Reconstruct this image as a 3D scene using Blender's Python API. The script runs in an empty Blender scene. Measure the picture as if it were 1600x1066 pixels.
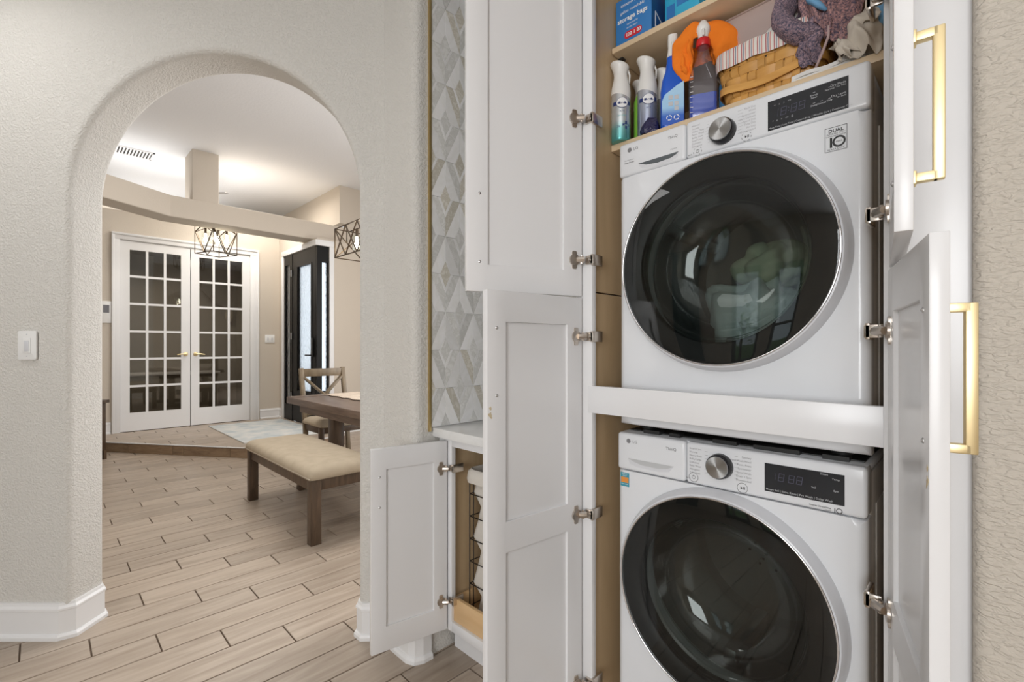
import bpy, bmesh, math, random
from mathutils import Vector, Matrix, noise
R = math.radians
PI = math.pi
S2 = math.sqrt(2)
rnd = random.Random(7)
sc = bpy.context.scene
col = sc.collection

# ------------------------------------------------------------------ camera, world, lights, exposure
CAMZ = 1.239
cd = bpy.data.cameras.new('camera'); cam = bpy.data.objects.new('camera', cd); col.objects.link(cam)
cam.location = (0, 0, CAMZ); cam.rotation_euler = (R(90), 0, R(45))
cd.sensor_width = 36.0; cd.lens = 735 / 1600 * 36.0; cd.shift_y = 9 / 1600.0; cd.clip_start = 0.05
sc.camera = cam
sc.view_settings.view_transform = 'Standard'; sc.view_settings.look = 'None'
sc.view_settings.gamma = 1.0; sc.view_settings.use_curve_mapping = False
sc.view_settings.exposure = -0.14
w = bpy.data.worlds.new('sky'); sc.world = w; w.use_nodes = True
w.node_tree.nodes['Background'].inputs[0].default_value = (0.82, 0.91, 1.0, 1)
w.node_tree.nodes['Background'].inputs[1].default_value = 1.6

def area(name, loc, size, power, color, rot=(0, 0, 0), size_y=None, spread=None):
    l = bpy.data.lights.new(name, 'AREA'); l.energy = power; l.color = color
    l.shape = 'RECTANGLE'; l.size = size; l.size_y = size_y or size
    if spread: l.spread = R(spread)
    o = bpy.data.objects.new(name, l); col.objects.link(o); o.location = loc; o.rotation_euler = rot
    return o
WARM = (1.0, 0.93, 0.84); NEUT = (1.0, 0.985, 0.965); SOFT = (1.0, 0.94, 0.86)
area('ceiling_panel_light', (0.5, -0.8, 2.82), 1.5, 7, NEUT)  # added soft fill under the hall ceiling, no fixture modelled
area('ceiling_panel_light', (-2.4, -0.65, 2.82), 0.8, 11, NEUT)  # second added hall fill, towards the arch wall
area('window_daylight', (0.85, -3.35, 1.6), 1.7, 108, (0.97, 0.985, 1.0), rot=(R(90), 0, 0), size_y=1.9)  # added fill in front of solid rear wall, no window at this spot
area('dining_window_daylight', (-2.6, 4.50, 1.7), 2.6, 130, (0.97, 0.98, 1.0), rot=(R(-90), 0, 0), size_y=2.2)  # added area fill facing into the dining room, far wall has no window
area('dining_ceiling_light', (-4.0, 1.4, 3.55), 1.4, 52, (1.0, 0.97, 0.93))  # added downward fill for the dining room, not a fixture
area('dining_cove_light', (-3.0, 3.4, 2.9), 1.2, 26, NEUT, rot=(R(180), 0, 0))  # added uplight, out of view, to brighten the dining ceiling
area('foyer_ceiling_light', (-7.2, 2.1, 3.5), 0.5, 30, SOFT)  # added downward fill for the foyer, separate from the chandelier
area('ledge_cove_light', (-9.0, 1.2, 3.12), 1.4, 7, NEUT, rot=(R(180), 0, 0))  # added uplight above the ledge to brighten the far foyer ceiling
area('foyer_cove_light', (-7.75, 1.1, 3.02), 1.9, 21, NEUT, rot=(R(180), 0, 0))  # added uplight hidden behind the beam, brightens the foyer ceiling
area('study_light', (-9.2, 1.5, 2.6), 0.8, 22, WARM)  # added fill so the study is not black behind the panes

# ------------------------------------------------------------------ materials
M = {}
def nt(name):
    m = bpy.data.materials.new(name); m.use_nodes = True
    n = m.node_tree; return m, n, n.nodes['Principled BSDF']
def setp(b, color=None, rough=None, metal=None, **kw):
    if color is not None: b.inputs['Base Color'].default_value = (*color, 1)
    if rough is not None: b.inputs['Roughness'].default_value = rough
    if metal is not None: b.inputs['Metallic'].default_value = metal
    for k, v in kw.items(): b.inputs[k].default_value = v
def coords(n, scale=(1, 1, 1), kind='Object', rnd_off=False):
    tc = n.nodes.new('ShaderNodeTexCoord'); mp = n.nodes.new('ShaderNodeMapping')
    mp.inputs['Scale'].default_value = scale
    n.links.new(tc.outputs[kind], mp.inputs[0])
    if rnd_off:
        oi = n.nodes.new('ShaderNodeObjectInfo'); ml = n.nodes.new('ShaderNodeVectorMath'); ml.operation = 'SCALE'
        cb = n.nodes.new('ShaderNodeCombineXYZ')
        for k in range(3): n.links.new(oi.outputs['Random'], cb.inputs[k])
        ml.inputs['Scale'].default_value = 37.0
        n.links.new(cb.outputs[0], ml.inputs[0]); n.links.new(ml.outputs[0], mp.inputs['Location'])
    return mp
def mat(name, color, rough=0.5, metal=0.0, bump=None, var=None, **kw):
    """bump=(scale, strength, distance)  var=(second colour, scale, amount)"""
    m, n, b = nt(name); setp(b, color, rough, metal, **kw)
    mp = coords(n)
    if bump:
        t = n.nodes.new('ShaderNodeTexNoise'); t.inputs['Scale'].default_value = bump[0]; t.inputs['Detail'].default_value = 3
        bp = n.nodes.new('ShaderNodeBump'); bp.inputs['Strength'].default_value = bump[1]; bp.inputs['Distance'].default_value = bump[2]
        n.links.new(mp.outputs[0], t.inputs[0]); n.links.new(t.outputs[0], bp.inputs['Height']); n.links.new(bp.outputs[0], b.inputs['Normal'])
    if var:
        t = n.nodes.new('ShaderNodeTexNoise'); t.inputs['Scale'].default_value = var[1]; t.inputs['Detail'].default_value = 4
        cr = n.nodes.new('ShaderNodeValToRGB'); cr.color_ramp.elements[0].color = (*color, 1); cr.color_ramp.elements[1].color = (*var[0], 1)
        cr.color_ramp.elements[0].position = 0.35; cr.color_ramp.elements[1].position = 0.35 + var[2]
        n.links.new(mp.outputs[0], t.inputs[0]); n.links.new(t.outputs[0], cr.inputs[0]); n.links.new(cr.outputs[0], b.inputs['Base Color'])
    M[name] = m
    return m
def wood(name, c1, c2, scale=(8, 1, 8), rough=0.45, rings=6.0, rnd_off=True, bump=0.15, island=False, spread=0.10, detail=1.0):
    m, n, b = nt(name); setp(b, rough=rough)
    mp = coords(n, scale, rnd_off=rnd_off)
    t = n.nodes.new('ShaderNodeTexNoise'); t.inputs['Scale'].default_value = rings; t.inputs['Detail'].default_value = 6; t.inputs['Distortion'].default_value = 0.8 * detail
    n.links.new(mp.outputs[0], t.inputs[0])
    cr = n.nodes.new('ShaderNodeValToRGB'); cr.color_ramp.elements[0].color = (*c1, 1); cr.color_ramp.elements[1].color = (*c2, 1)
    cr.color_ramp.elements[0].position = 0.3; cr.color_ramp.elements[1].position = 0.7
    n.links.new(t.outputs[0], cr.inputs[0])
    hs = n.nodes.new('ShaderNodeHueSaturation')
    n.links.new(cr.outputs[0], hs.inputs['Color'])
    mr = n.nodes.new('ShaderNodeMapRange'); mr.inputs[3].default_value = 1 - spread; mr.inputs[4].default_value = 1 + spread
    if island:
        g = n.nodes.new('ShaderNodeNewGeometry'); n.links.new(g.outputs['Random Per Island'], mr.inputs[0])
    else:
        oi = n.nodes.new('ShaderNodeObjectInfo'); n.links.new(oi.outputs['Random'], mr.inputs[0])
    n.links.new(mr.outputs[0], hs.inputs['Value'])
    n.links.new(hs.outputs[0], b.inputs['Base Color'])
    bp = n.nodes.new('ShaderNodeBump'); bp.inputs['Strength'].default_value = bump; bp.inputs['Distance'].default_value = 0.002
    n.links.new(t.outputs[0], bp.inputs['Height']); n.links.new(bp.outputs[0], b.inputs['Normal'])
    M[name] = m
def texwall(name, color, scale=70, strength=0.35, dist=0.004, st=(1, 1, 1)):
    m, n, b = nt(name); setp(b, color, 0.75)
    mp = coords(n, st)
    t = n.nodes.new('ShaderNodeTexNoise'); t.inputs['Scale'].default_value = scale; t.inputs['Detail'].default_value = 2; t.inputs['Distortion'].default_value = 0.6
    cr = n.nodes.new('ShaderNodeValToRGB'); cr.color_ramp.elements[0].position = 0.42; cr.color_ramp.elements[1].position = 0.62
    bp = n.nodes.new('ShaderNodeBump'); bp.inputs['Strength'].default_value = strength; bp.inputs['Distance'].default_value = dist
    n.links.new(mp.outputs[0], t.inputs[0]); n.links.new(t.outputs[0], cr.inputs[0]); n.links.new(cr.outputs[0], bp.inputs['Height']); n.links.new(bp.outputs[0], b.inputs['Normal'])
    M[name] = m
def glass_thin(name, tint, rough=0.01, f0=0.04, haze=0.0, haze_col=(0.8, 0.8, 0.8)):
    m = bpy.data.materials.new(name); m.use_nodes = True; n = m.node_tree; n.nodes.clear()
    out = n.nodes.new('ShaderNodeOutputMaterial'); mx = n.nodes.new('ShaderNodeMixShader'); tr = n.nodes.new('ShaderNodeBsdfTransparent'); gl = n.nodes.new('ShaderNodeBsdfGlossy')
    lw = n.nodes.new('ShaderNodeLayerWeight'); lw.inputs[0].default_value = 0.5; tr.inputs[0].default_value = (*tint, 1); gl.inputs['Roughness'].default_value = rough
    pw = n.nodes.new('ShaderNodeMath'); pw.operation = 'POWER'; pw.inputs[1].default_value = 5.0
    ma = n.nodes.new('ShaderNodeMath'); ma.operation = 'MULTIPLY_ADD'; ma.inputs[1].default_value = 1 - f0; ma.inputs[2].default_value = f0
    n.links.new(lw.outputs['Facing'], pw.inputs[0]); n.links.new(pw.outputs[0], ma.inputs[0]); n.links.new(ma.outputs[0], mx.inputs[0])
    src = tr
    if haze:
        df = n.nodes.new('ShaderNodeBsdfDiffuse'); df.inputs[0].default_value = (*haze_col, 1); m2 = n.nodes.new('ShaderNodeMixShader'); m2.inputs[0].default_value = haze
        n.links.new(tr.outputs[0], m2.inputs[1]); n.links.new(df.outputs[0], m2.inputs[2]); src = m2
    n.links.new(src.outputs[0], mx.inputs[1]); n.links.new(gl.outputs[0], mx.inputs[2]); n.links.new(mx.outputs[0], out.inputs[0])
    M[name] = m
def emis(name, color, strength):
    m, n, b = nt(name); setp(b, (0.9, 0.9, 0.9), 0.4); b.inputs['Emission Color'].default_value = (*color, 1); b.inputs['Emission Strength'].default_value = strength
    M[name] = m
def marble(name, base, vein, scale, rough=0.15):
    m, n, b = nt(name); setp(b, rough=rough)
    mp = coords(n, (1, 1, 1), rnd_off=True)
    t = n.nodes.new('ShaderNodeTexNoise'); t.inputs['Scale'].default_value = scale; t.inputs['Detail'].default_value = 5; t.inputs['Distortion'].default_value = 1.6
    cr = n.nodes.new('ShaderNodeValToRGB'); e = cr.color_ramp.elements
    e[0].color = (*base, 1); e[1].color = (*base, 1); e[0].position = 0.38; e[1].position = 0.66
    k = e.new(0.52); k.color = (*vein, 1)
    n.links.new(mp.outputs[0], t.inputs[0]); n.links.new(t.outputs[0], cr.inputs[0])
    hs = n.nodes.new('ShaderNodeHueSaturation'); oi = n.nodes.new('ShaderNodeObjectInfo'); mr = n.nodes.new('ShaderNodeMapRange'); mr.inputs[3].default_value = 0.9; mr.inputs[4].default_value = 1.1
    n.links.new(oi.outputs['Random'], mr.inputs[0]); n.links.new(mr.outputs[0], hs.inputs['Value']); n.links.new(cr.outputs[0], hs.inputs['Color']); n.links.new(hs.outputs[0], b.inputs['Base Color'])
    M[name] = m
def stripes(name, cols, scale, axis='X', rough=0.9, kind='Object'):
    m, n, b = nt(name); setp(b, rough=rough)
    mp = coords(n, kind=kind); sp = n.nodes.new('ShaderNodeSeparateXYZ'); n.links.new(mp.outputs[0], sp.inputs[0])
    mu = n.nodes.new('ShaderNodeMath'); mu.operation = 'MULTIPLY'; mu.inputs[1].default_value = scale; n.links.new(sp.outputs[axis], mu.inputs[0])
    fr = n.nodes.new('ShaderNodeMath'); fr.operation = 'FRACT'; n.links.new(mu.outputs[0], fr.inputs[0])
    cr = n.nodes.new('ShaderNodeValToRGB'); cr.color_ramp.interpolation = 'CONSTANT'; e = cr.color_ramp.elements
    e[0].color = (*cols[0], 1); e[0].position = 0; e[1].color = (*cols[1], 1); e[1].position = 1 / len(cols)
    for i in range(2, len(cols)):
        k = e.new(i / len(cols)); k.color = (*cols[i], 1)
    n.links.new(fr.outputs[0], cr.inputs[0]); n.links.new(cr.outputs[0], b.inputs['Base Color'])
    M[name] = m
def zgrad(name, stops, rough=0.3, metal=0.0, axis='Z', **kw):
    """colour bands printed along the local axis; stops = [(pos in metres, colour)]"""
    m, n, b = nt(name); setp(b, rough=rough, metal=metal, **kw)
    mp = coords(n); sp = n.nodes.new('ShaderNodeSeparateXYZ'); n.links.new(mp.outputs[0], sp.inputs[0])
    top = max(s[0] for s in stops); mr = n.nodes.new('ShaderNodeMapRange'); mr.inputs[2].default_value = top
    n.links.new(sp.outputs[axis], mr.inputs[0])
    cr = n.nodes.new('ShaderNodeValToRGB'); e = cr.color_ramp.elements
    e[0].color = (*stops[0][1], 1); e[0].position = stops[0][0] / top; e[1].color = (*stops[-1][1], 1); e[1].position = 1
    for p, c in stops[1:-1]:
        k = e.new(p / top); k.color = (*c, 1)
    n.links.new(mr.outputs[0], cr.inputs[0]); n.links.new(cr.outputs[0], b.inputs['Base Color'])
    M[name] = m

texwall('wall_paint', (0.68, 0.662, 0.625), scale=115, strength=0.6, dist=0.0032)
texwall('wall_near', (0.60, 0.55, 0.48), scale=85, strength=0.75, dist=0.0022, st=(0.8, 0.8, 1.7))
texwall('wall_smooth', (0.62, 0.555, 0.475), scale=70, strength=0.12, dist=0.003)
texwall('ceiling_paint', (0.80, 0.81, 0.83), scale=40, strength=0.12, dist=0.003)
mat('white_trim', (0.82, 0.82, 0.825), 0.35)
mat('cabinet_white', (0.80, 0.80, 0.81), 0.25)
mat('grout', (0.15, 0.105, 0.075), 0.9)
wood('plank_tile', (0.335, 0.265, 0.205), (0.475, 0.395, 0.32), scale=(9, 1.0, 9), rough=0.38, rings=3.0, spread=0.09, bump=0.06)
wood('plank_tile_far', (0.335, 0.265, 0.205), (0.475, 0.395, 0.32), scale=(9, 1.0, 9), rough=0.38, rings=3.0, spread=0.09, island=True, rnd_off=False, bump=0.06)
wood('riser_tile', (0.22, 0.145, 0.09), (0.33, 0.235, 0.15), scale=(2, 2, 9), rough=0.4, rings=4)
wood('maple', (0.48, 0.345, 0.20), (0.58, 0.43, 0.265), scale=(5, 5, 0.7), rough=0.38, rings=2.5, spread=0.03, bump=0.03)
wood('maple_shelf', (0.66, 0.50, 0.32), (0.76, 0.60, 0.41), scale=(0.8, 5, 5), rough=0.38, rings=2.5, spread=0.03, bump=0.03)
wood('drawer_wood', (0.66, 0.42, 0.20), (0.76, 0.52, 0.28), scale=(0.8, 5, 5), rough=0.4, rings=2.5, spread=0.03, bump=0.03)
wood('dark_oak', (0.055, 0.034, 0.02), (0.115, 0.073, 0.045), scale=(6, 6, 1), rough=0.4, rings=5, spread=0.08)
wood('table_oak', (0.10, 0.066, 0.048), (0.18, 0.125, 0.095), scale=(1, 8, 8), rough=0.35, rings=4, spread=0.04)
wood('chair_oak', (0.12, 0.088, 0.05), (0.21, 0.155, 0.095), scale=(4, 4, 1.5), rough=0.45, rings=4, spread=0.08)
wood('splint', (0.50, 0.24, 0.05), (0.64, 0.34, 0.09), scale=(3, 3, 9), rough=0.42, rings=4, spread=0.12)
mat('brass', (0.82, 0.68, 0.40), 0.42, 1.0)
mat('brass_trim', (0.62, 0.47, 0.22), 0.35, 1.0)
mat('nickel', (0.62, 0.56, 0.50), 0.28, 1.0)
mat('nickel_dark', (0.12, 0.10, 0.09), 0.4, 1.0)
mat('steel', (0.66, 0.66, 0.67), 0.3, 1.0)
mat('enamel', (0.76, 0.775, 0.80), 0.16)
mat('enamel_side', (0.62, 0.58, 0.53), 0.3)  # taupe shadow on the machine sides put into the enamel colour
mat('enamel_grey', (0.52, 0.53, 0.54), 0.3)  # grey painted for the shade in the washer drawer grip
mat('bezel', (0.68, 0.69, 0.72), 0.2)
mat('drum_steel', (0.24, 0.24, 0.235), 0.42, 1.0)
mat('chrome', (0.82, 0.82, 0.84), 0.08, 1.0)
mat('black_gloss', (0.012, 0.012, 0.014), 0.08)
mat('display', (0.022, 0.024, 0.028), 0.10)
mat('black_plastic', (0.015, 0.015, 0.015), 0.45)
mat('dark_slot', (0.10, 0.115, 0.125), 0.4)  # dark tone painted for the shade in the dryer drawer grip
mat('ink_grey', (0.22, 0.22, 0.23), 0.5)
mat('ink_soft', (0.42, 0.42, 0.44), 0.5)
mat('ink_black', (0.02, 0.02, 0.02), 0.4)
mat('print_pale', (0.55, 0.56, 0.58), 0.5)
mat('print_dim', (0.17, 0.17, 0.19), 0.5)
mat('print_white', (0.88, 0.88, 0.88), 0.5)
mat('wire_black', (0.02, 0.017, 0.015), 0.4)
mat('canvas', (0.66, 0.62, 0.56), 0.9, bump=(60, 0.4, 0.003))
mat('bronze', (0.10, 0.072, 0.048), 0.35, 0.8)
mat('door_black', (0.006, 0.0055, 0.005), 0.4, **{'Specular IOR Level': 0.18})
mat('chip', (0.66, 0.56, 0.38), 0.7)
mat('upholstery', (0.47, 0.395, 0.295), 0.85, bump=(350, 0.25, 0.001), var=((0.41, 0.34, 0.25), 14, 0.4))
mat('nailhead', (0.55, 0.50, 0.42), 0.3, 1.0)
mat('runner', (0.62, 0.53, 0.43), 0.95, bump=(160, 0.6, 0.002), var=((0.50, 0.41, 0.33), 30, 0.3))
mat('rug', (0.68, 0.67, 0.64), 0.95, bump=(300, 0.4, 0.002), var=((0.47, 0.52, 0.54), 6, 0.3))
mat('switch_plastic', (0.84, 0.84, 0.83), 0.3)
mat('orange_cloth', (0.90, 0.22, 0.012), 0.9, bump=(90, 0.35, 0.003))
mat('beige_cloth', (0.60, 0.54, 0.46), 0.9, bump=(220, 0.3, 0.001))
mat('white_cloth', (0.72, 0.71, 0.69), 0.9, bump=(220, 0.3, 0.001))
mat('blue_cloth', (0.16, 0.36, 0.58), 0.9)
mat('green_cloth', (0.38, 0.42, 0.12), 0.9)
mat('drum_cloth', (0.80, 0.88, 0.86), 0.9, bump=(80, 0.3, 0.003))
mat('drum_cloth_green', (0.66, 0.72, 0.52), 0.9)
mat('terry', (0.085, 0.085, 0.14), 0.95, bump=(330, 1.0, 0.008), var=((0.62, 0.42, 0.46), 230, 0.40))
mat('terry_fleck', (0.12, 0.095, 0.14), 0.95, bump=(330, 1.0, 0.008), var=((0.80, 0.44, 0.40), 210, 0.38))
mat('hem', (0.44, 0.32, 0.31), 0.9)
mat('pvc_white', (0.80, 0.79, 0.76), 0.3)
mat('red_plastic', (0.62, 0.015, 0.02), 0.3)
mat('blue_plastic', (0.01, 0.10, 0.58), 0.25)
mat('sky_plastic', (0.10, 0.40, 0.80), 0.3)
mat('green_plastic', (0.22, 0.50, 0.06), 0.35)
mat('navy_bag', (0.025, 0.022, 0.075), 0.25, bump=(55, 1.0, 0.012))
mat('box_blue', (0.035, 0.20, 0.52), 0.4)
mat('box_blue_dark', (0.01, 0.075, 0.25), 0.4)
mat('box_cyan', (0.04, 0.42, 0.66), 0.35)
mat('box_red', (0.62, 0.03, 0.045), 0.4)
mat('navy_ink', (0.02, 0.04, 0.16), 0.4)
mat('teal_ink', (0.10, 0.42, 0.42), 0.4)
mat('sticker_blue', (0.05, 0.32, 0.42), 0.4)
mat('sticker_orange', (0.80, 0.30, 0.06), 0.4)
mat('leaf', (0.10, 0.30, 0.03), 0.5, var=((0.24, 0.42, 0.06), 4, 0.3))
mat('curtain', (0.012, 0.05, 0.065), 0.85)
mat('dark_frame', (0.03, 0.026, 0.022), 0.4)
mat('bone', (0.50, 0.45, 0.36), 0.7)
mat('antler', (0.14, 0.10, 0.065), 0.7)
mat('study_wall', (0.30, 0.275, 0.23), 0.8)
mat('mortar_dirt', (0.20, 0.15, 0.10), 0.9, bump=(70, 1, 0.01))
mat('grass', (0.12, 0.22, 0.05), 0.9)
zgrad('can_teal', [(0, (0.10, 0.40, 0.40)), (0.035, (0.22, 0.52, 0.52)), (0.06, (0.60, 0.66, 0.68)), (0.17, (0.62, 0.62, 0.64))], 0.25, 0.6)
zgrad('can_violet', [(0, (0.50, 0.50, 0.53)), (0.05, (0.33, 0.36, 0.48)), (0.10, (0.45, 0.50, 0.60)), (0.17, (0.62, 0.62, 0.64))], 0.25, 0.6)
zgrad('can_plain', [(0, (0.45, 0.46, 0.48)), (0.17, (0.60, 0.60, 0.62))], 0.25, 0.7)
zgrad('spray_label', [(0, (0.01, 0.08, 0.48)), (0.035, (0.02, 0.12, 0.55)), (0.06, (0.35, 0.60, 0.85)), (0.13, (0.45, 0.70, 0.90))], 0.35)
stripes('liner_stripes', [(0.74, 0.70, 0.64), (0.46, 0.13, 0.14), (0.74, 0.70, 0.64), (0.22, 0.25, 0.33), (0.74, 0.70, 0.64), (0.62, 0.28, 0.25), (0.74, 0.70, 0.64), (0.74, 0.70, 0.64)], 52, 'X')
marble('marble_white', (0.93, 0.93, 0.935), (0.88, 0.88, 0.87), 9)
marble('marble_grey', (0.82, 0.82, 0.805), (0.70, 0.70, 0.675), 26)
marble('marble_warm', (0.78, 0.755, 0.69), (0.63, 0.595, 0.51), 30)
marble('quartz', (0.82, 0.82, 0.81), (0.77, 0.77, 0.76), 4)
mat('tile_grout', (0.80, 0.80, 0.79), 0.8)
glass_thin('door_glass', (0.52, 0.545, 0.535), 0.012, 0.05)
glass_thin('clear_glass', (0.93, 0.97, 0.96), 0.02, 0.06)
glass_thin('bowl_glass', (0.82, 0.88, 0.865), 0.05, 0.16)
glass_thin('pane_glass', (0.70, 0.68, 0.64), 0.015, 0.07)
glass_thin('clear_plastic', (0.90, 0.88, 0.91), 0.06, 0.04, 0.05, (0.75, 0.72, 0.76))
glass_thin('bin_plastic', (0.97, 0.91, 0.90), 0.2, 0.06, 0.30, (0.95, 0.80, 0.76))
mat('blue_liquid', (0.005, 0.07, 0.50), 0.12)
emis('bulb_glow', (1.0, 0.86, 0.66), 22.0)
mat('segment_glow', (0.10, 0.10, 0.16), 0.4)
# frosted glass in the entry door
m, n, b = nt('frosted'); setp(b, (0.95, 0.97, 0.98), 0.35, 0.0); b.inputs['Transmission Weight'].default_value = 1.0; b.inputs['IOR'].default_value = 1.2
mp = coords(n); t = n.nodes.new('ShaderNodeTexNoise'); t.inputs['Scale'].default_value = 28; t.inputs['Detail'].default_value = 2; bp = n.nodes.new('ShaderNodeBump'); bp.inputs['Strength'].default_value = 0.9; bp.inputs['Distance'].default_value = 0.02
n.links.new(mp.outputs[0], t.inputs[0]); n.links.new(t.outputs[0], bp.inputs['Height']); n.links.new(bp.outputs[0], b.inputs['Normal']); M['frosted'] = m
# brushed knob face with radial sheen
m, n, b = nt('brushed'); setp(b, (0.46, 0.46, 0.46), 0.34, 1.0); b.inputs['Anisotropic'].default_value = 0.9
tg = n.nodes.new('ShaderNodeTangent'); tg.direction_type = 'RADIAL'; tg.axis = 'Y'; n.links.new(tg.outputs[0], b.inputs['Tangent']); M['brushed'] = m

# ------------------------------------------------------------------ mesh helpers
class MB:
    def __init__(s): s.v = []; s.f = []
    def add(s, vs, fs):
        o = len(s.v); s.v += [tuple(p) for p in vs]; s.f += [tuple(i + o for i in f) for f in fs]; return s
    def box(s, x0, y0, z0, x1, y1, z1):
        return s.add([(x0, y0, z0), (x1, y0, z0), (x1, y1, z0), (x0, y1, z0), (x0, y0, z1), (x1, y0, z1), (x1, y1, z1), (x0, y1, z1)],
                     [(0, 3, 2, 1), (4, 5, 6, 7), (0, 1, 5, 4), (1, 2, 6, 5), (2, 3, 7, 6), (3, 0, 4, 7)])
    def obox(s, c, ux, uy, uz, a, b_, d):
        ux, uy, uz = Vector(ux).normalized() * a / 2, Vector(uy).normalized() * b_ / 2, Vector(uz).normalized() * d / 2; c = Vector(c)
        P = [c + sx * ux + sy * uy + sz * uz for sz in (-1, 1) for sx, sy in ((-1, -1), (1, -1), (1, 1), (-1, 1))]
        return s.add(P, [(0, 3, 2, 1), (4, 5, 6, 7), (0, 1, 5, 4), (1, 2, 6, 5), (2, 3, 7, 6), (3, 0, 4, 7)])
    def bar(s, p, q, w_, h_=None, up=(0, 0, 1)):
        p, q = Vector(p), Vector(q); d = q - p; u = Vector(up)
        if abs(d.normalized().dot(u)) > 0.98: u = Vector((1, 0, 0))
        sx = d.cross(u).normalized(); sy = sx.cross(d).normalized()
        return s.obox((p + q) / 2, d, sx, sy, d.length, w_, h_ or w_)
    def prism(s, poly, h0, h1, fn):
        n_ = len(poly); vs = [fn(p[0], p[1], h0) for p in poly] + [fn(p[0], p[1], h1) for p in poly]
        return s.add(vs, [tuple(range(n_))[::-1], tuple(range(n_, 2 * n_))] + [(i, (i + 1) % n_, n_ + (i + 1) % n_, n_ + i) for i in range(n_)])
    def lathe(s, prof, c=(0, 0, 0), axis='Z', seg=32, cap0=False, cap1=False, sx=1.0, sy=1.0):
        vs = []
        for r, h in prof:
            for k in range(seg):
                a = 2 * PI * k / seg; x, y = r * math.cos(a) * sx, r * math.sin(a) * sy
                p = (x, y, h) if axis == 'Z' else ((x, h, y) if axis == 'Y' else (h, x, y))
                vs.append((p[0] + c[0], p[1] + c[1], p[2] + c[2]))
        fs = [(i * seg + k, i * seg + (k + 1) % seg, (i + 1) * seg + (k + 1) % seg, (i + 1) * seg + k) for i in range(len(prof) - 1) for k in range(seg)]
        if cap0: fs.append(tuple(range(seg))[::-1])
        if cap1: fs.append(tuple(range((len(prof) - 1) * seg, len(prof) * seg)))
        return s.add(vs, fs)
    def tube(s, pts, r, seg=8, closed=False, flat=1.0, up=None):
        pts = [Vector(p) for p in pts]; n_ = len(pts); rs = r if isinstance(r, (list, tuple)) else [r] * n_
        fl = flat if isinstance(flat, (list, tuple)) else [flat] * n_
        vs = []; prev = None
        for i, p in enumerate(pts):
            t = (pts[(i + 1) % n_] - pts[i - 1]) if closed else (pts[min(i + 1, n_ - 1)] - pts[max(i - 1, 0)])
            t.normalize()
            if up is not None: nrm = Vector(up) - t * Vector(up).dot(t)
            elif prev is None: nrm = t.orthogonal()
            else: nrm = prev - t * prev.dot(t)
            if nrm.length < 1e-6: nrm = t.orthogonal()
            nrm.normalize(); prev = nrm; bn = t.cross(nrm)
            for k in range(seg):
                a = 2 * PI * k / seg; vs.append(p + (bn * math.cos(a) + nrm * math.sin(a) * fl[i]) * rs[i])
        m_ = n_ if closed else n_ - 1
        fs = [(i * seg + k, i * seg + (k + 1) % seg, ((i + 1) % n_) * seg + (k + 1) % seg, ((i + 1) % n_) * seg + k) for i in range(m_) for k in range(seg)]
        if not closed: fs += [tuple(range(seg))[::-1], tuple(range((n_ - 1) * seg, n_ * seg))]
        return s.add(vs, fs)
    def text(s, body, size, o, ux, uy, depth=0.0003, align='LEFT', shear=0.0, bold=0.0):
        c = bpy.data.curves.new('lettering', 'FONT'); c.body = body; c.size = size; c.align_x = align; c.resolution_u = 2; c.shear = shear; c.offset = bold
        t = bpy.data.objects.new('lettering', c); me = bpy.data.meshes.new_from_object(t)
        o, ux, uy = Vector(o), Vector(ux).normalized(), Vector(uy).normalized(); nz = ux.cross(uy)
        s.add([o + ux * v.co.x + uy * v.co.y + nz * depth for v in me.vertices], [tuple(p.vertices) for p in me.polygons])
        bpy.data.objects.remove(t); bpy.data.curves.remove(c); bpy.data.meshes.remove(me); return s
    def move(s, dx, dy, dz): s.v = [(x + dx, y + dy, z + dz) for x, y, z in s.v]; return s
    def xf(s, mtx): s.v = [tuple(mtx @ Vector(p)) for p in s.v]; return s
    def noisy(s, amp, freq, seed=0.0):
        out = []
        for p in s.v:
            q = Vector(p) * freq + Vector((seed, seed * 1.7, -seed)); d = noise.noise_vector(q)
            out.append(tuple(Vector(p) + d * amp))
        s.v = out; return s
    def build(s, name, m, parent=None, bevel=0.0, seg=2, smooth=None, world=True):
        inv = Matrix.Identity(4)
        if parent is not None and world: inv = WM[parent.name].inverted()
        me = bpy.data.meshes.new(name); me.from_pydata([inv @ Vector(p) for p in s.v], [], s.f)
        bm = bmesh.new(); bm.from_mesh(me)
        bmesh.ops.recalc_face_normals(bm, faces=bm.faces)
        if bevel:
            es = [e for e in bm.edges if len(e.link_faces) == 2 and e.calc_face_angle(0) > R(40)]
            bmesh.ops.bevel(bm, geom=es, offset=bevel, segments=seg, profile=0.5, affect='EDGES', clamp_overlap=True)
        bm.to_mesh(me); bm.free()
        if smooth is not None or bevel:
            me.polygons.foreach_set('use_smooth', [True] * len(me.polygons)); me.set_sharp_from_angle(angle=R(smooth or 35))
        me.materials.append(M[m]); o = bpy.data.objects.new(name, me); col.objects.link(o)
        if parent is not None: o.parent = parent
        WM[o.name] = (WM[parent.name] if parent is not None else Matrix.Identity(4))
        return o
WM = {}
def tag(o, label=None, cat=None, group=None, kind=None):
    if label: o['label'] = label
    if cat: o['category'] = cat
    if group: o['group'] = group
    if kind: o['kind'] = kind
    return o
def thing(name, label, cat, loc=(0, 0, 0), rz=0.0, group=None, kind=None):
    o = bpy.data.objects.new(name, None); col.objects.link(o); o.location = loc; o.rotation_euler = (0, 0, rz); o.empty_display_size = 0.05
    WM[o.name] = Matrix.Translation(loc) @ Matrix.Rotation(rz, 4, 'Z')
    return tag(o, label, cat, group, kind)
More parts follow.
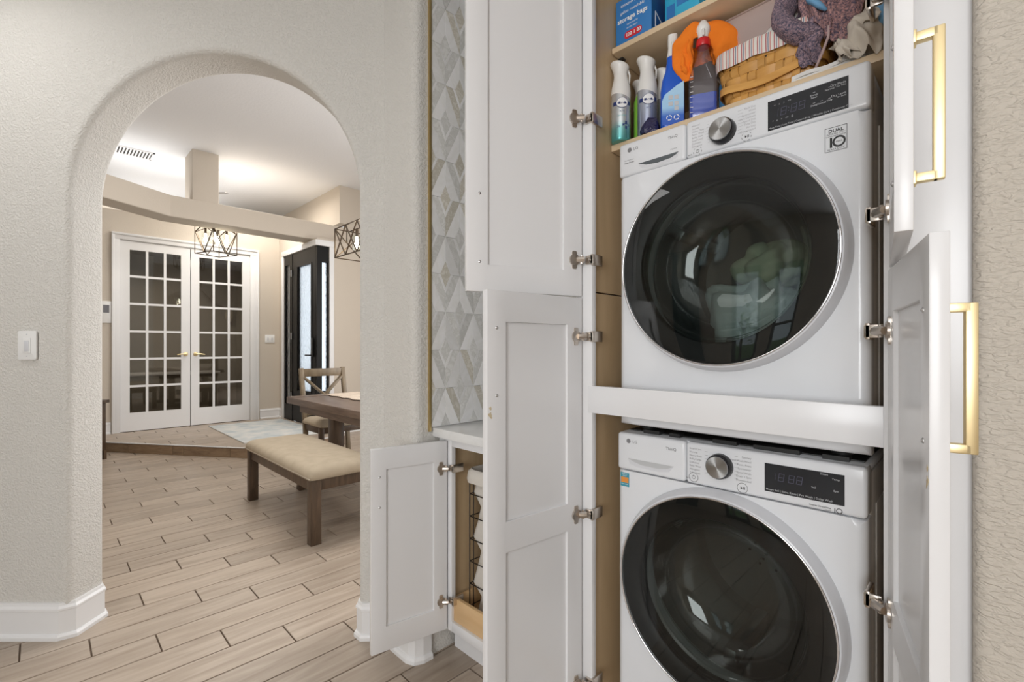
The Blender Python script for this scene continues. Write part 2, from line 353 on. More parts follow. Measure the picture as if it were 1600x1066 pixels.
def struct(name, mb, m, label=None, bevel=0, smooth=None, parent=None):
    o = mb.build(name, m, parent, bevel=bevel, smooth=smooth)
    if parent is None: o['kind'] = 'structure'
    if label and parent is None: o['label'] = label
    if parent is None: o['category'] = name.split('_')[0].split('.')[0]
    return o
def B(*a): return MB().box(*a)
def rrect(w_, h_, r, n_=4):
    out = []
    for cx, cy, a0 in ((w_ / 2 - r, h_ / 2 - r, 0), (-w_ / 2 + r, h_ / 2 - r, 90), (-w_ / 2 + r, -h_ / 2 + r, 180), (w_ / 2 - r, -h_ / 2 + r, 270)):
        for k in range(n_ + 1):
            a = R(a0 + 90 * k / n_); out.append((cx + r * math.cos(a), cy + r * math.sin(a)))
    return out
def cw(x, y, z=0.0): return ((x - y) / S2, (x + y) / S2, z)      # hall frame (diagonal wall) -> house frame
def clip(poly, a, b_, c):            # keep a*x+b*y <= c
    out = []
    for i in range(len(poly)):
        p, q = poly[i], poly[(i + 1) % len(poly)]; dp = a * p[0] + b_ * p[1] - c; dq = a * q[0] + b_ * q[1] - c
        if dp <= 0: out.append(p)
        if dp * dq < 0:
            t = dp / (dp - dq); out.append((p[0] + t * (q[0] - p[0]), p[1] + t * (q[1] - p[1])))
    return out
def area2(poly): return abs(sum(poly[i][0] * poly[(i + 1) % len(poly)][1] - poly[(i + 1) % len(poly)][0] * poly[i][1] for i in range(len(poly)))) / 2
def pix(x, y, z):
    d = (y - x) / S2
    if d < 0.05: return (-1e4, -1e4, d)
    return (800 + 735 * (x + y) / S2 / d, 542 - 735 * (z - CAMZ) / d, d)

# ------------------------------------------------------------------ floor
RISE = 0.115
FOY = [(-7.95, 0.09), (-5.75, 1.635), (-5.72, 2.72), (-7.95, 2.72)]
fl = struct('floor', B(-8.1, -3.6, -0.12, 3.0, 4.8, -0.006), 'grout', 'wood-look porcelain plank floor of hall and dining room')
PW, PL, GAP = 0.160, 0.615, 0.0058
def plank_mesh(poly, z0, z1, name, mname):
    mb = MB().prism(poly, z0, z1, lambda x, y, h: (x, y, h))
    me = bpy.data.meshes.new(name); me.from_pydata(mb.v, [], mb.f); bm = bmesh.new(); bm.from_mesh(me); bmesh.ops.recalc_face_normals(bm, faces=bm.faces)
    es = [e for e in bm.edges if all(v.co.z > z1 - 1e-5 for v in e.verts)]
    bmesh.ops.bevel(bm, geom=es, offset=0.0012, segments=1, affect='EDGES'); bm.to_mesh(me); bm.free(); me.materials.append(M[mname]); return me
hw, hl = (PW - GAP) / 2, (PL - GAP) / 2
full = plank_mesh([(-hw, -hl), (hw, -hl), (hw, hl), (-hw, hl)], -0.010, 0.0, 'plank', 'plank_tile')
spots = []
for k in range(-36, 34):
    xc = -2.438 + PW * k
    if xc < -8.0 or xc > 2.9: continue
    j0 = 0.347 + 0.205 * k
    for j in range(-16, 18):
        yc = j0 + PL * j + PL / 2
        if yc < -3.6 or yc > 4.8 or xc < -7.6: continue
        d = (yc - xc) / S2
        if xc < -4.4 and yc < -1.2: continue
        if xc > 0.6 and yc > 1.6: continue
        inside = all((yy - 0.09) * 2.2 - (xx + 7.95) * 1.545 > 0.02 and xx < -5.74 and yy < 2.9 for xx in (xc - hw, xc + hw) for yy in (yc - hl, yc + hl))
        if inside: continue
        px, py, dd = pix(xc, yc, 0)
        vis = dd > 1.4 and -60 < px < 790 and py < 1180 and not (dd > 2.25 and (px < 140 or px > 590)) and (dd < 3 or px > 120)
        spots.append((0 if vis else 1, dd if vis else abs(dd) + 10, xc, yc))
spots.sort()
far = MB()
for i, (nv, dd, xc, yc) in enumerate(spots):
    if nv == 0 and i < 290:
        o = bpy.data.objects.new('plank', full); col.objects.link(o); o.parent = fl; o.location = (xc, yc, 0)
    else:
        far.box(xc - hw, yc - hl, -0.01, xc + hw, yc + hl, 0.0)
o = far.build('plank', 'plank_tile_far', fl); o['kind'] = 'stuff'
# raised foyer floor
fb = MB().prism(FOY, 0.0, RISE - 0.006, lambda x, y, h: (x, y, h))
ff = struct('floor', fb, 'grout', 'raised foyer floor of wood-look planks, one step up')
ins = 0.016
for k in range(-36, -18):
    xc = -2.438 + PW * k; j0 = 0.45 + 0.205 * k
    for j in range(-10, 20):
        yc = j0 + PL * j + PL / 2
        p = [(xc - hw, yc - hl), (xc + hw, yc - hl), (xc + hw, yc + hl), (xc - hw, yc + hl)]
        L = math.hypot(2.2, 1.545)
        for e in ((1.545 / L, -2.2 / L, (1.545 * -7.95 - 2.2 * 0.09) / L - ins), (1, 0, -5.73 - ins), (0, 1, 2.72), (-1, 0, 7.95)):
            p = clip(p, *e) if len(p) > 2 else p
        if len(p) < 3 or area2(p) < 0.003: continue
        me = plank_mesh(p, RISE - 0.010, RISE, 'plank', 'plank_tile')
        o = bpy.data.objects.new('plank', me); col.objects.link(o); o.parent = ff
# step riser tiles and edge strip
e0, e1 = Vector((-7.95, 0.09, 0)), Vector((-5.75, 1.635, 0)); ed = (e1 - e0).normalized(); en = Vector((ed.y, -ed.x, 0))
rs = struct('trim_1', MB().bar(e0 + en * 0.006 + Vector((0, 0, RISE - 0.002)), e1 + en * 0.006 + Vector((0, 0, RISE - 0.002)), 0.022, 0.008).bar((-5.735, 1.625, RISE - 0.002), (-5.715, 2.70, RISE - 0.002), 0.022, 0.008), 'white_trim', 'pale edge strip along the foyer step')
t = 0.05; tl = (e1 - e0).length; k = 0
for ln in (0.30, 0.44, 0.31, 0.60, 0.15, 0.60, 0.29):
    a_ = e0 + ed * t; b2 = e0 + ed * min(t + ln - 0.004, tl)
    MB().bar(a_ + en * 0.005 + Vector((0, 0, 0.052)), b2 + en * 0.005 + Vector((0, 0, 0.052)), 0.012, 0.104).build('tile', 'riser_tile', ff, bevel=0.001, seg=1)
    t += ln
for y0, y1 in ((1.64, 2.23), (2.235, 2.70)):
    B(-5.72, y0, 0.0, -5.708, y1, 0.104).build('tile', 'riser_tile', ff, bevel=0.001, seg=1)

# ------------------------------------------------------------------ walls
XL, XR, ZS, AX, AR = -1.883, -0.653, 1.877, -1.268, 0.615
YF, YB, ZT = 2.0, 2.178, 3.62
def arch_outline(off):
    pts = [(XL - off, 0.0), (XL - off, ZS * 0.5), (XL - off, ZS)]
    for k in range(1, 48):
        a = PI - PI * k / 48; pts.append((AX + (AR + off) * math.cos(a), ZS + (AR + off) * math.sin(a)))
    return pts + [(XR + off, ZS), (XR + off, ZS * 0.5), (XR + off, 0.0)]
rb = 0.028; rings = []
for k in range(0, 7):
    a = PI / 2 * k / 6; rings.append((rb * (1 - math.sin(a)), YF + rb * (1 - math.cos(a))))
for k in range(0, 7):
    a = PI / 2 * k / 6; rings.append((rb * (1 - math.cos(a)), YB - rb * (1 - math.sin(a))))
WX0, WX1 = -3.70, -0.53
mb = MB(); vs = []; n_ = len(arch_outline(0))
for off, y in rings:
    vs += [cw(x, y, z) for x, z in arch_outline(off)]
fs = [(i * n_ + k, i * n_ + k + 1, (i + 1) * n_ + k + 1, (i + 1) * n_ + k) for i in range(len(rings) - 1) for k in range(n_ - 1)]
mb.add(vs, fs)
for (off, y) in (rings[0], rings[-1]):
    ol = arch_outline(off); outer = []
    for (x, z) in ol:
        if z <= ZS + 1e-6: outer.append((WX0 if x < AX else WX1, z))
        else:
            a = math.atan2(z - ZS, x - AX)
            # ray from arch centre to the wall rectangle
            dx, dz = math.cos(a), math.sin(a)
            tt = min([(ZT - ZS) / dz if dz > 1e-6 else 1e9, (WX1 - AX) / dx if dx > 1e-6 else 1e9, (WX0 - AX) / dx if dx < -1e-6 else 1e9])
            outer.append((AX + dx * tt, ZS + dz * tt))
    vv = [cw(x, y, z) for x, z in ol] + [cw(x, y, z) for x, z in outer]
    mb.add(vv, [(k, k + 1, n_ + k + 1, n_ + k) for k in range(n_ - 1)])
    # corner fill
    for i in range(n_ - 1):
        (xa, za), (xb, zb) = outer[i], outer[i + 1]
        for cx in (WX0, WX1):
            if (abs(xa - cx) < 1e-5 and abs(zb - ZT) < 1e-5 and za < ZT - 1e-5) or (abs(xb - cx) < 1e-5 and abs(za - ZT) < 1e-5 and zb < ZT - 1e-5):
                mb.add([cw(xa, y, za), cw(xb, y, zb), cw(cx, y, ZT)], [(0, 1, 2)])
mb.add([cw(WX0, YF, 0), cw(WX0, YB, 0), cw(WX0, YB, ZT), cw(WX0, YF, ZT)], [(0, 1, 2, 3)])
mb.add([cw(WX1, YF, 0), cw(WX1, YB, 0), cw(WX1, YB, ZT), cw(WX1, YF, ZT)], [(0, 1, 2, 3)])
mb.add([cw(WX0, YF, ZT), cw(WX0, YB, ZT), cw(WX1, YB, ZT), cw(WX1, YF, ZT)], [(0, 1, 2, 3)])
struct('wall_arch', mb, 'wall_paint', 'beige textured wall with a rounded archway', smooth=50)
# pier beside the niche (bullnose corner), running into the tiled niche wall
pier = [(-1.98, 1.030), (-1.60, 1.030)]
for k in range(0, 7):
    a = R(-90 + 90 * k / 6); pier.append((-1.60 + 0.034 * math.cos(a), 1.064 + 0.034 * math.sin(a)))
pier += [(-1.566, 1.92), (-1.70, 1.92), (-1.70, 1.30)]
struct('wall_pier', MB().prism(pier, 0, ZT, lambda x, y, h: (x, y, h)), 'wall_paint', 'beige bullnose wall corner between arch and niche', smooth=40)
struct('wall_niche_back', B(-1.58, 1.80, 0, 3.0, 1.92, ZT), 'wall_paint', 'wall behind the cabinets')
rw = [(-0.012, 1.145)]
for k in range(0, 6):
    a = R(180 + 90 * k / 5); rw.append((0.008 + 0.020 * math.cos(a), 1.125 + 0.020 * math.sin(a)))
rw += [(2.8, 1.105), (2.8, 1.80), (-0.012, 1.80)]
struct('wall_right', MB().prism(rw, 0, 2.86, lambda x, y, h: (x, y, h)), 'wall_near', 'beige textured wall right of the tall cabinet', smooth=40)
struct('wall_east', B(2.7, -3.5, 0, 2.82, 1.2, 2.86), 'wall_smooth', 'side wall of the hall')
struct('wall_west', B(-4.12, -3.5, 0, -4.0, -1.17, ZT), 'wall_smooth', 'left wall of the hall')
# back wall with glazed door openings
bw = MB()
for a0, a1 in ((-4.1, -1.98), (-1.50, -1.28), (-0.85, 2.8)): bw.box(a0, -3.55, 0, a1, -3.42, 2.86)
bw.box(-1.98, -3.55, 2.10, -1.50, -3.42, 2.86); bw.box(-1.28, -3.55, 2.10, -0.85, -3.42, 2.86)
struct('wall_back', bw, 'wall_smooth', 'rear wall of the hall with two tall windows')
for i, (a0, a1) in enumerate(((-1.98, -1.50), (-1.28, -0.85))):
    f = MB().box(a0, -3.53, 0, a0 + 0.05, -3.44, 2.10).box(a1 - 0.05, -3.53, 0, a1, -3.44, 2.10).box(a0, -3.53, 0, a1, -3.44, 0.10).box(a0, -3.53, 2.0, a1, -3.44, 2.10).box(a0, -3.52, 0.98, a1, -3.45, 1.04)
    wn = struct('window_%d' % (i + 1), f, 'dark_frame', 'tall dark framed window on the garden')
    B(a0 + 0.05, -3.49, 0.10, a1 - 0.05, -3.484, 2.0).build('pane', 'clear_glass', wn)
struct('ceiling', B(-4.1, -3.6, 2.86, 3.0, 1.9, 2.95), 'ceiling_paint', 'hall ceiling')
o = bpy.data.objects['ceiling']
# clip the low ceiling behind the diagonal wall: rebuild as polygon
me = o.data; bpy.data.objects.remove(o)
cp = [(-4.1, -3.6), (3.0, -3.6), (3.0, 1.9), (-1.6, 1.9), (-1.7, 1.25), (-1.80, 1.10), (-4.05, -1.15), (-4.1, -1.2)]
struct('ceiling', MB().prism(cp, 2.86, 2.93, lambda x, y, h: (x, y, h)), 'ceiling_paint', 'hall ceiling')
struct('ceiling', B(-10.2, -1.6, 3.6, 0.8, 4.9, 3.7), 'ceiling_paint', 'high white ceiling over dining room and foyer')
# dining / foyer shell
struct('wall_dining_far', B(-6.5, 4.6, 0, 0.6, 4.72, 3.62), 'wall_smooth', 'far dining room wall')
struct('wall_dining_side', B(0.5, 1.9, 0, 0.62, 4.7, 3.62), 'wall_smooth', 'dining room side wall')
struct('wall_dining_near', B(-8.1, -1.42, 0, -3.9, -1.30, 3.62), 'wall_smooth', 'near dining room wall')
fw = MB().box(-8.07, -1.4, 0, -7.95, 0.715, 3.05).box(-8.07, 2.262, 0, -7.95, 2.69, 3.05).box(-8.07, 0.715, 2.642, -7.95, 2.262, 3.05)
struct('wall_foyer', fw, 'wall_smooth', 'foyer wall holding the white french doors')
ew = MB().box(-8.07, 2.69, 0, -7.744, 2.84, 3.05).box(-7.744, 2.69, 2.646, -6.99, 3.08, 3.05).box(-6.99, 2.69, 2.646, -6.51, 3.08, 2.75).box(-6.62, 3.08, 0, -6.51, 4.7, 2.75).box(-6.62, 2.864, 0, -6.51, 3.08, 2.646)
struct('wall_entry', ew, 'wall_smooth', 'foyer wall around the black entry door')
struct('wall_upper', MB().box(-9.9, 3.08, 3.05, -6.64, 3.20, 3.62).box(-6.76, 3.20, 2.75, -6.64, 4.7, 3.62).box(-10.0, -1.42, 3.05, -9.9, 3.2, 3.62).box(-9.9, -1.42, 3.05, -8.0, -1.30, 3.62), 'wall_smooth', 'upper walls above the foyer ledge')
struct('trim_2', B(-10.0, -1.42, 3.0, -8.07, 3.2, 3.05), 'wall_smooth', 'ledge above the foyer')
# overhead beam with its post
def seg_beam(p, q, thick, side, z0, z1, mb):
    p, q = Vector((*p, 0)), Vector((*q, 0)); d = (q - p).normalized(); nn = Vector((-d.y, d.x, 0)) * side
    pts = [p, q, q + nn * thick, p + nn * thick]
    return mb.prism([(v.x, v.y) for v in pts], z0, z1, lambda x, y, h: (x, y, h))
bm_poly = [(-6.65, 3.19), (-6.65, 1.055), (-6.05, 0.07), (-5.4, -1.0), (-5.4, -1.32), (-5.68, -1.32), (-6.32, -0.07), (-6.99, 1.02), (-6.99, 3.19)]
struct('trim_3', MB().prism(bm_poly, 2.75, 3.0, lambda x, y, h: (x, y, h)), 'wall_smooth', 'thick beige overhead beam', bevel=0.012, smooth=14)
struct('trim_4', B(-7.05, 1.268, 2.99, -6.65, 1.545, 3.61), 'wall_smooth', 'square post rising from the beam to the ceiling', bevel=0.012)
# study behind the french doors
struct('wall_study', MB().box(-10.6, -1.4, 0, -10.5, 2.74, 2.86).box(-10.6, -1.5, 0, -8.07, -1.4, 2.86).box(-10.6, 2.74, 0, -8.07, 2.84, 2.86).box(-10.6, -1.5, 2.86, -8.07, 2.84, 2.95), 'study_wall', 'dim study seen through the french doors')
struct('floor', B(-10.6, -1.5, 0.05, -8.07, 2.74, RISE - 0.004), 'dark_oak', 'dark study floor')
# baseboards
PROF = [(0.0, 0.0), (0.024, 0.0), (0.024, 0.014), (0.019, 0.022), (0.013, 0.024), (0.013, 0.118), (0.017, 0.122), (0.017, 0.130), (0.010, 0.140), (0.008, 0.151), (0.0, 0.151)]
def baseboard(name, path, label, z=0.0):
    P = [Vector((x, y)) for x, y in path]; mb = MB(); n_ = len(P); vs = []
    for i in range(n_):
        d1 = (P[i] - P[i - 1]).normalized() if i else (P[1] - P[0]).normalized(); d2 = (P[i + 1] - P[i]).normalized() if i < n_ - 1 else d1
        n1 = Vector((d1.y, -d1.x)); n2 = Vector((d2.y, -d2.x)); mvec = (n1 + n2).normalized(); k = 1 / max(0.3, mvec.dot(n1))
        vs += [(P[i].x + mvec.x * k * o_, P[i].y + mvec.y * k * o_, h + z) for o_, h in PROF]
    m_ = len(PROF); fs = [(i * m_ + k, i * m_ + (k + 1) % m_, (i + 1) * m_ + (k + 1) % m_, (i + 1) * m_ + k) for i in range(n_ - 1) for k in range(m_)]
    fs += [tuple(range(m_))[::-1], tuple(range((n_ - 1) * m_, n_ * m_))]
    mb.add(vs, fs); return struct(name, mb, 'white_trim', label)
c2 = lambda x, y: cw(x, y)[:2]
baseboard('baseboard_left', [c2(-3.60, 2.0), c2(-1.92, 2.0), c2(-1.883, 2.025), c2(-1.883, 2.155), c2(-1.91, 2.178), c2(-3.6, 2.178)], 'white moulded baseboard around the left side of the archway')
baseboard('baseboard_pier', [c2(-0.55, 2.178), c2(-0.63, 2.178), c2(-0.653, 2.155), c2(-0.653, 2.022), c2(-0.63, 2.0), (-1.803, 1.030), (-1.60, 1.030), (-1.576, 1.040), (-1.566, 1.064), (-1.566, 1.10)], 'white moulded baseboard around the wall between archway and niche')
baseboard('baseboard_foyer', [(-7.95, -1.3), (-7.95, 0.63)][::1], 'white foyer baseboard left of french doors', RISE)
baseboard('baseboard_entry', [(-7.95, 2.40), (-7.95, 2.69), (-7.80, 2.69)], 'white foyer baseboard between the doors', RISE)
baseboard('baseboard_dining', [(-6.51, 2.93), (-6.51, 4.6), (0.4, 4.6)], 'white dining room baseboard')
baseboard('baseboard_right', [(0.012, 1.105), (2.7, 1.105)], 'white baseboard under right wall')

# niche tiles --------------------------------------------------------------
TX = -1.566
nb = struct('wall_niche', B(TX - 0.002, 1.098, 0.914, TX + 0.002, 1.80, 2.86), 'tile_grout', 'marble mosaic side wall of the niche')
w0, h0, s1, s2_ = 0.0752, 0.1555, 0.345, 0.50
stuff_t = {'marble_white': MB(), 'marble_grey': MB(), 'marble_warm': MB()}; cnt = 0
for i in range(-2, 9):
    for j in range(-2, 13):
        if (i + j) % 2 == 0: continue
        cy, cz = 1.1742 + w0 * i, 1.07 + h0 * j
        W, H_ = w0, h0
        pcs = [([(-W, 0), (0, H_), (0, s1 * H_), (-s1 * W, 0)], 'marble_white'), ([(W, 0), (0, H_), (0, s1 * H_), (s1 * W, 0)], 'marble_white'),
               ([(-s1 * W, 0), (0, s1 * H_), (s1 * W, 0), (0, -s1 * H_)], 'marble_grey'),
               ([(-s1 * W, 0), (-s2_ * W, 0), (0, -s2_ * H_), (0, -s1 * H_)], 'marble_white'), ([(s1 * W, 0), (s2_ * W, 0), (0, -s2_ * H_), (0, -s1 * H_)], 'marble_white'),
               ([(-s2_ * W, 0), (-W, 0), (0, -H_), (0, -s2_ * H_)], 'marble_grey'), ([(s2_ * W, 0), (W, 0), (0, -H_), (0, -s2_ * H_)], 'marble_grey')]
        for p, mt in pcs:
            if mt == 'marble_grey' and rnd.random() < 0.28: mt = 'marble_warm'
            p = [(cy + a, cz + b_) for a, b_ in p]
            # shrink for the joints
            gx, gz = sum(q[0] for q in p) / len(p), sum(q[1] for q in p) / len(p)
            p = [(gx + (a - gx) * 0.975, gz + (b_ - gz) * 0.99) for a, b_ in p]
            for e in ((-1, 0, -1.106), (1, 0, 1.795), (0, -1, -0.917), (0, 1, 2.85)): p = clip(p, *e) if len(p) > 2 else p
            if len(p) < 3 or area2(p) < 2e-5: continue
            fn = lambda x, y, h: (TX + h, x, y)
            if gx < 1.43 and gz < 2.70 and cnt < 280:
                MB().prism(p, 0.001, 0.006, fn).build('tile', mt, nb, bevel=0.0005, seg=1); cnt += 1
            else: stuff_t[mt].prism(p, 0.001, 0.006, fn)
for mt, q in stuff_t.items():
    o = q.build('tile', mt, nb); o['kind'] = 'stuff'
struct('trim_5', B(TX - 0.002, 1.092, 0.90, TX + 0.010, 1.101, 2.86), 'brass_trim', 'thin brass edge strip beside the marble mosaic')

# ------------------------------------------------------------------ french doors (plane x = -7.95)
def french(i, y0, y1, gy, knob_y, label):
    x0, x1 = -7.985, -7.945; z0, z1 = RISE + 0.008, 2.63; gz0, gz1 = 0.364, 2.522
    f = MB().box(x0, y0, z0, x1, gy[0], z1).box(x0, gy[1], z0, x1, y1, z1).box(x0, gy[0], z0, x1, gy[1], gz0).box(x0, gy[0], gz1, x1, gy[1], z1)
    mw = 0.028; pw = (gy[1] - gy[0] - 2 * mw) / 3; ph = (gz1 - gz0 - 5 * mw) / 6
    for k in (1, 2): y = gy[0] + k * pw + (k - 1) * mw; f.box(x0 + 0.004, y, gz0, x1 - 0.002, y + mw, gz1)
    for k in range(1, 6): z = gz0 + k * ph + (k - 1) * mw; f.box(x0 + 0.005, gy[0], z, x1 - 0.003, gy[1], z + mw)
    d = struct('door_%d' % i, f, 'white_trim', label)
    for a in range(3):
        for c in range(6):
            y = gy[0] + a * (pw + mw); z = gz0 + c * (ph + mw)
            B(-7.968, y, z, -7.964, y + pw, z + ph).build('pane', 'pane_glass', d)
    s = 1 if knob_y < (y0 + y1) / 2 else -1
    kb = MB().lathe([(0.028, -7.944), (0.028, -7.936), (0.012, -7.93), (0.011, -7.905), (0.0, -7.905)], c=(0, knob_y, 1.075 + 0.06), axis='X', seg=20)
    kb.tube([(-7.900, knob_y, 1.135), (-7.898, knob_y + s * 0.05, 1.137), (-7.896, knob_y + s * 0.105, 1.128)], [0.011, 0.009, 0.007], seg=10)
    kb.build('door_handle', 'brass', d, smooth=40); d.children[-1]['label'] = 'polished brass lever'
french(1, 0.725, 1.490, (0.8214, 1.3837), 1.437, 'left white french door with eighteen glass panes')
french(2, 1.500, 2.252, (1.6005, 2.155), 1.555, 'right white french door with eighteen glass panes')
cas = MB()
for a, b_, o0, o1 in ((0.637, 0.722, 0.637, 0.665), (2.262, 2.383, 2.355, 2.383)):
    cas.box(-7.950, a, RISE, -7.925, b_, 2.642).box(-7.925, o0, RISE, -7.914, o1, 2.700)
cas.box(-7.950, 0.637, 2.642, -7.925, 2.383, 2.728).box(-7.925, 0.637, 2.700, -7.912, 2.383, 2.728)
cas.box(-8.07, 0.7125, RISE, -7.951, 0.725, 2.63).box(-8.07, 2.252, RISE, -7.951, 2.2645, 2.63).box(-8.07, 0.7125, 2.63, -7.951, 2.2645, 2.641)
struct('trim_6', cas, 'white_trim', 'white moulded casing around the french doors', bevel=0.004)
# entry door: front (along x at y 2.69) and return pane
fr = MB(); y0, y1 = 2.692, 2.740
fr.box(-7.744, y0, RISE, -7.700, y1, 2.646).box(-7.700, y0, 2.50, -7.50, y1, 2.646).box(-7.700, y0, RISE, -7.50, y1, 0.36).box(-7.50, y0 - 0.006, RISE, -7.402, y1, 2.646)
fr.box(-6.558, y0 + 0.002, RISE, -6.512, 2.765, 2.645).box(-6.556, 2.765, 2.42, -6.513, 2.864, 2.645).box(-6.556, 2.765, RISE, -6.513, 2.864, 0.62).box(-6.554, 2.846, 0.62, -6.514, 2.864, 2.42)
d3 = struct('door_3', fr, 'door_black', 'black framed entry door unit with frosted glass')
B(-7.70, 2.708, 0.36, -7.50, 2.714, 2.50).build('pane', 'frosted', d3)
B(-6.542, 2.765, 0.62, -6.536, 2.846, 2.42).build('pane', 'frosted', d3)
lf = MB().box(-7.40, y0, RISE + 0.01, -7.20, y1, 2.64).box(-6.70, y0, RISE + 0.01, -6.56, y1, 2.64).box(-7.20, y0, RISE + 0.01, -6.70, y1, 0.60).box(-7.20, y0, 2.42, -6.70, y1, 2.64)
lf.box(-7.218, y0 - 0.008, 0.585, -7.200, y0 + 0.001, 2.435).box(-6.700, y0 - 0.008, 0.585, -6.682, y0 + 0.001, 2.435).box(-7.199, y0 - 0.008, 2.42, -6.701, y0 + 0.001, 2.435)
lv = lf.build('door_leaf', 'door_black', d3)
B(-7.20, 2.708, 0.60, -6.70, 2.714, 2.42).build('pane', 'frosted', lv)
MB().box(-6.665, 2.672, 1.10, -6.605, 2.686, 1.36).tube([(-6.635, 2.676, 1.12), (-6.635, 2.640, 1.12), (-6.76, 2.632, 1.12)], 0.010, 8).build('lever_handle', 'black_plastic', lv, smooth=40)
for z in (0.45, 1.35, 2.30): MB().lathe([(0.010, z), (0.010, z + 0.10)], c=(-7.405, 2.674, 0), seg=10, cap0=True, cap1=True).build('hinge', 'steel', lv, smooth=40)
ec = MB().box(-7.82, 2.668, RISE, -7.744, 2.690, 2.646).box(-7.82, 2.668, 2.646, -6.488, 2.690, 2.725).box(-6.510, 2.864, 0, -6.488, 2.93, 2.646).box(-6.510, 2.690, 2.646, -6.488, 2.93, 2.725)
struct('trim_7', ec, 'white_trim', 'white casing around the black entry door', bevel=0.004)
struct('ground', B(-12, -9, -0.3, 6, -3.6, -0.14), 'grass', 'lawn outside the rear windows')
struct('ground', B(-16, 2.85, -0.3, -6.7, 12, -0.02), 'white_trim', 'pale paved walk outside the entry door')

# ------------------------------------------------------------------ tall cabinet
FB = 1.14
tc = thing('tall_cabinet', 'tall white laundry cabinet with its four doors open around the stacked machines', 'cabinet', (-0.46, 1.45, 0))
ZTOP = 2.82
ff_ = MB().box(-0.868, FB, 0.12, -0.8086, FB + 0.02, ZTOP).box(-0.134, FB, 0.0, -0.012, FB + 0.02, ZTOP).box(-0.8086, FB, ZTOP - 0.05, -0.134, FB + 0.02, ZTOP)
ff_.box(-0.8086, FB, 0.07, -0.134, FB + 0.02, 0.125).box(-0.868, FB + 0.07, 0, -0.134, FB + 0.08, 0.12)
ff_.build('face_frame', 'cabinet_white', tc, bevel=0.0015)
B(-0.822, FB - 0.001, 1.045, -0.1335, FB + 0.019, 1.124).build('cross_rail', 'cabinet_white', tc, bevel=0.0015)
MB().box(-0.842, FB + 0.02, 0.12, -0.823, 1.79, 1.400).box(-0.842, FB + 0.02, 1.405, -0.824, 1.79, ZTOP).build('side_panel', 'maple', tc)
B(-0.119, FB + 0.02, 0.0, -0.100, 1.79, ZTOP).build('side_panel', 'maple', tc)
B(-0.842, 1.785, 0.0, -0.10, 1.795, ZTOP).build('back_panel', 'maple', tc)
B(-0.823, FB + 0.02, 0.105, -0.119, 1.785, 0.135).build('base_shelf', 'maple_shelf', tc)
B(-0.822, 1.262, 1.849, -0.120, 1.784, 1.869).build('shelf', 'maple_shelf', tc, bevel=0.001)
B(-0.822, 1.266, 2.157, -0.120, 1.784, 2.174).build('shelf', 'maple_shelf', tc, bevel=0.001)
B(-0.868, FB + 0.02, 0.12, -0.850, 1.79, ZTOP).build('outer_side', 'cabinet_white', tc)
MB().box(-0.821, 1.30, 2.150, -0.805, 1.318, 2.157).build('shelf_clip', 'black_plastic', tc)
hz = MB()
for z in (1.30, 1.36, 0.93, 0.87, 0.50, 2.0, 2.06): 
    for y in (1.165,): hz.lathe([(0.0025, 0), (0.0, 0.0008)], c=(-0.8085, 0, 0), axis='X', seg=8) if False else None

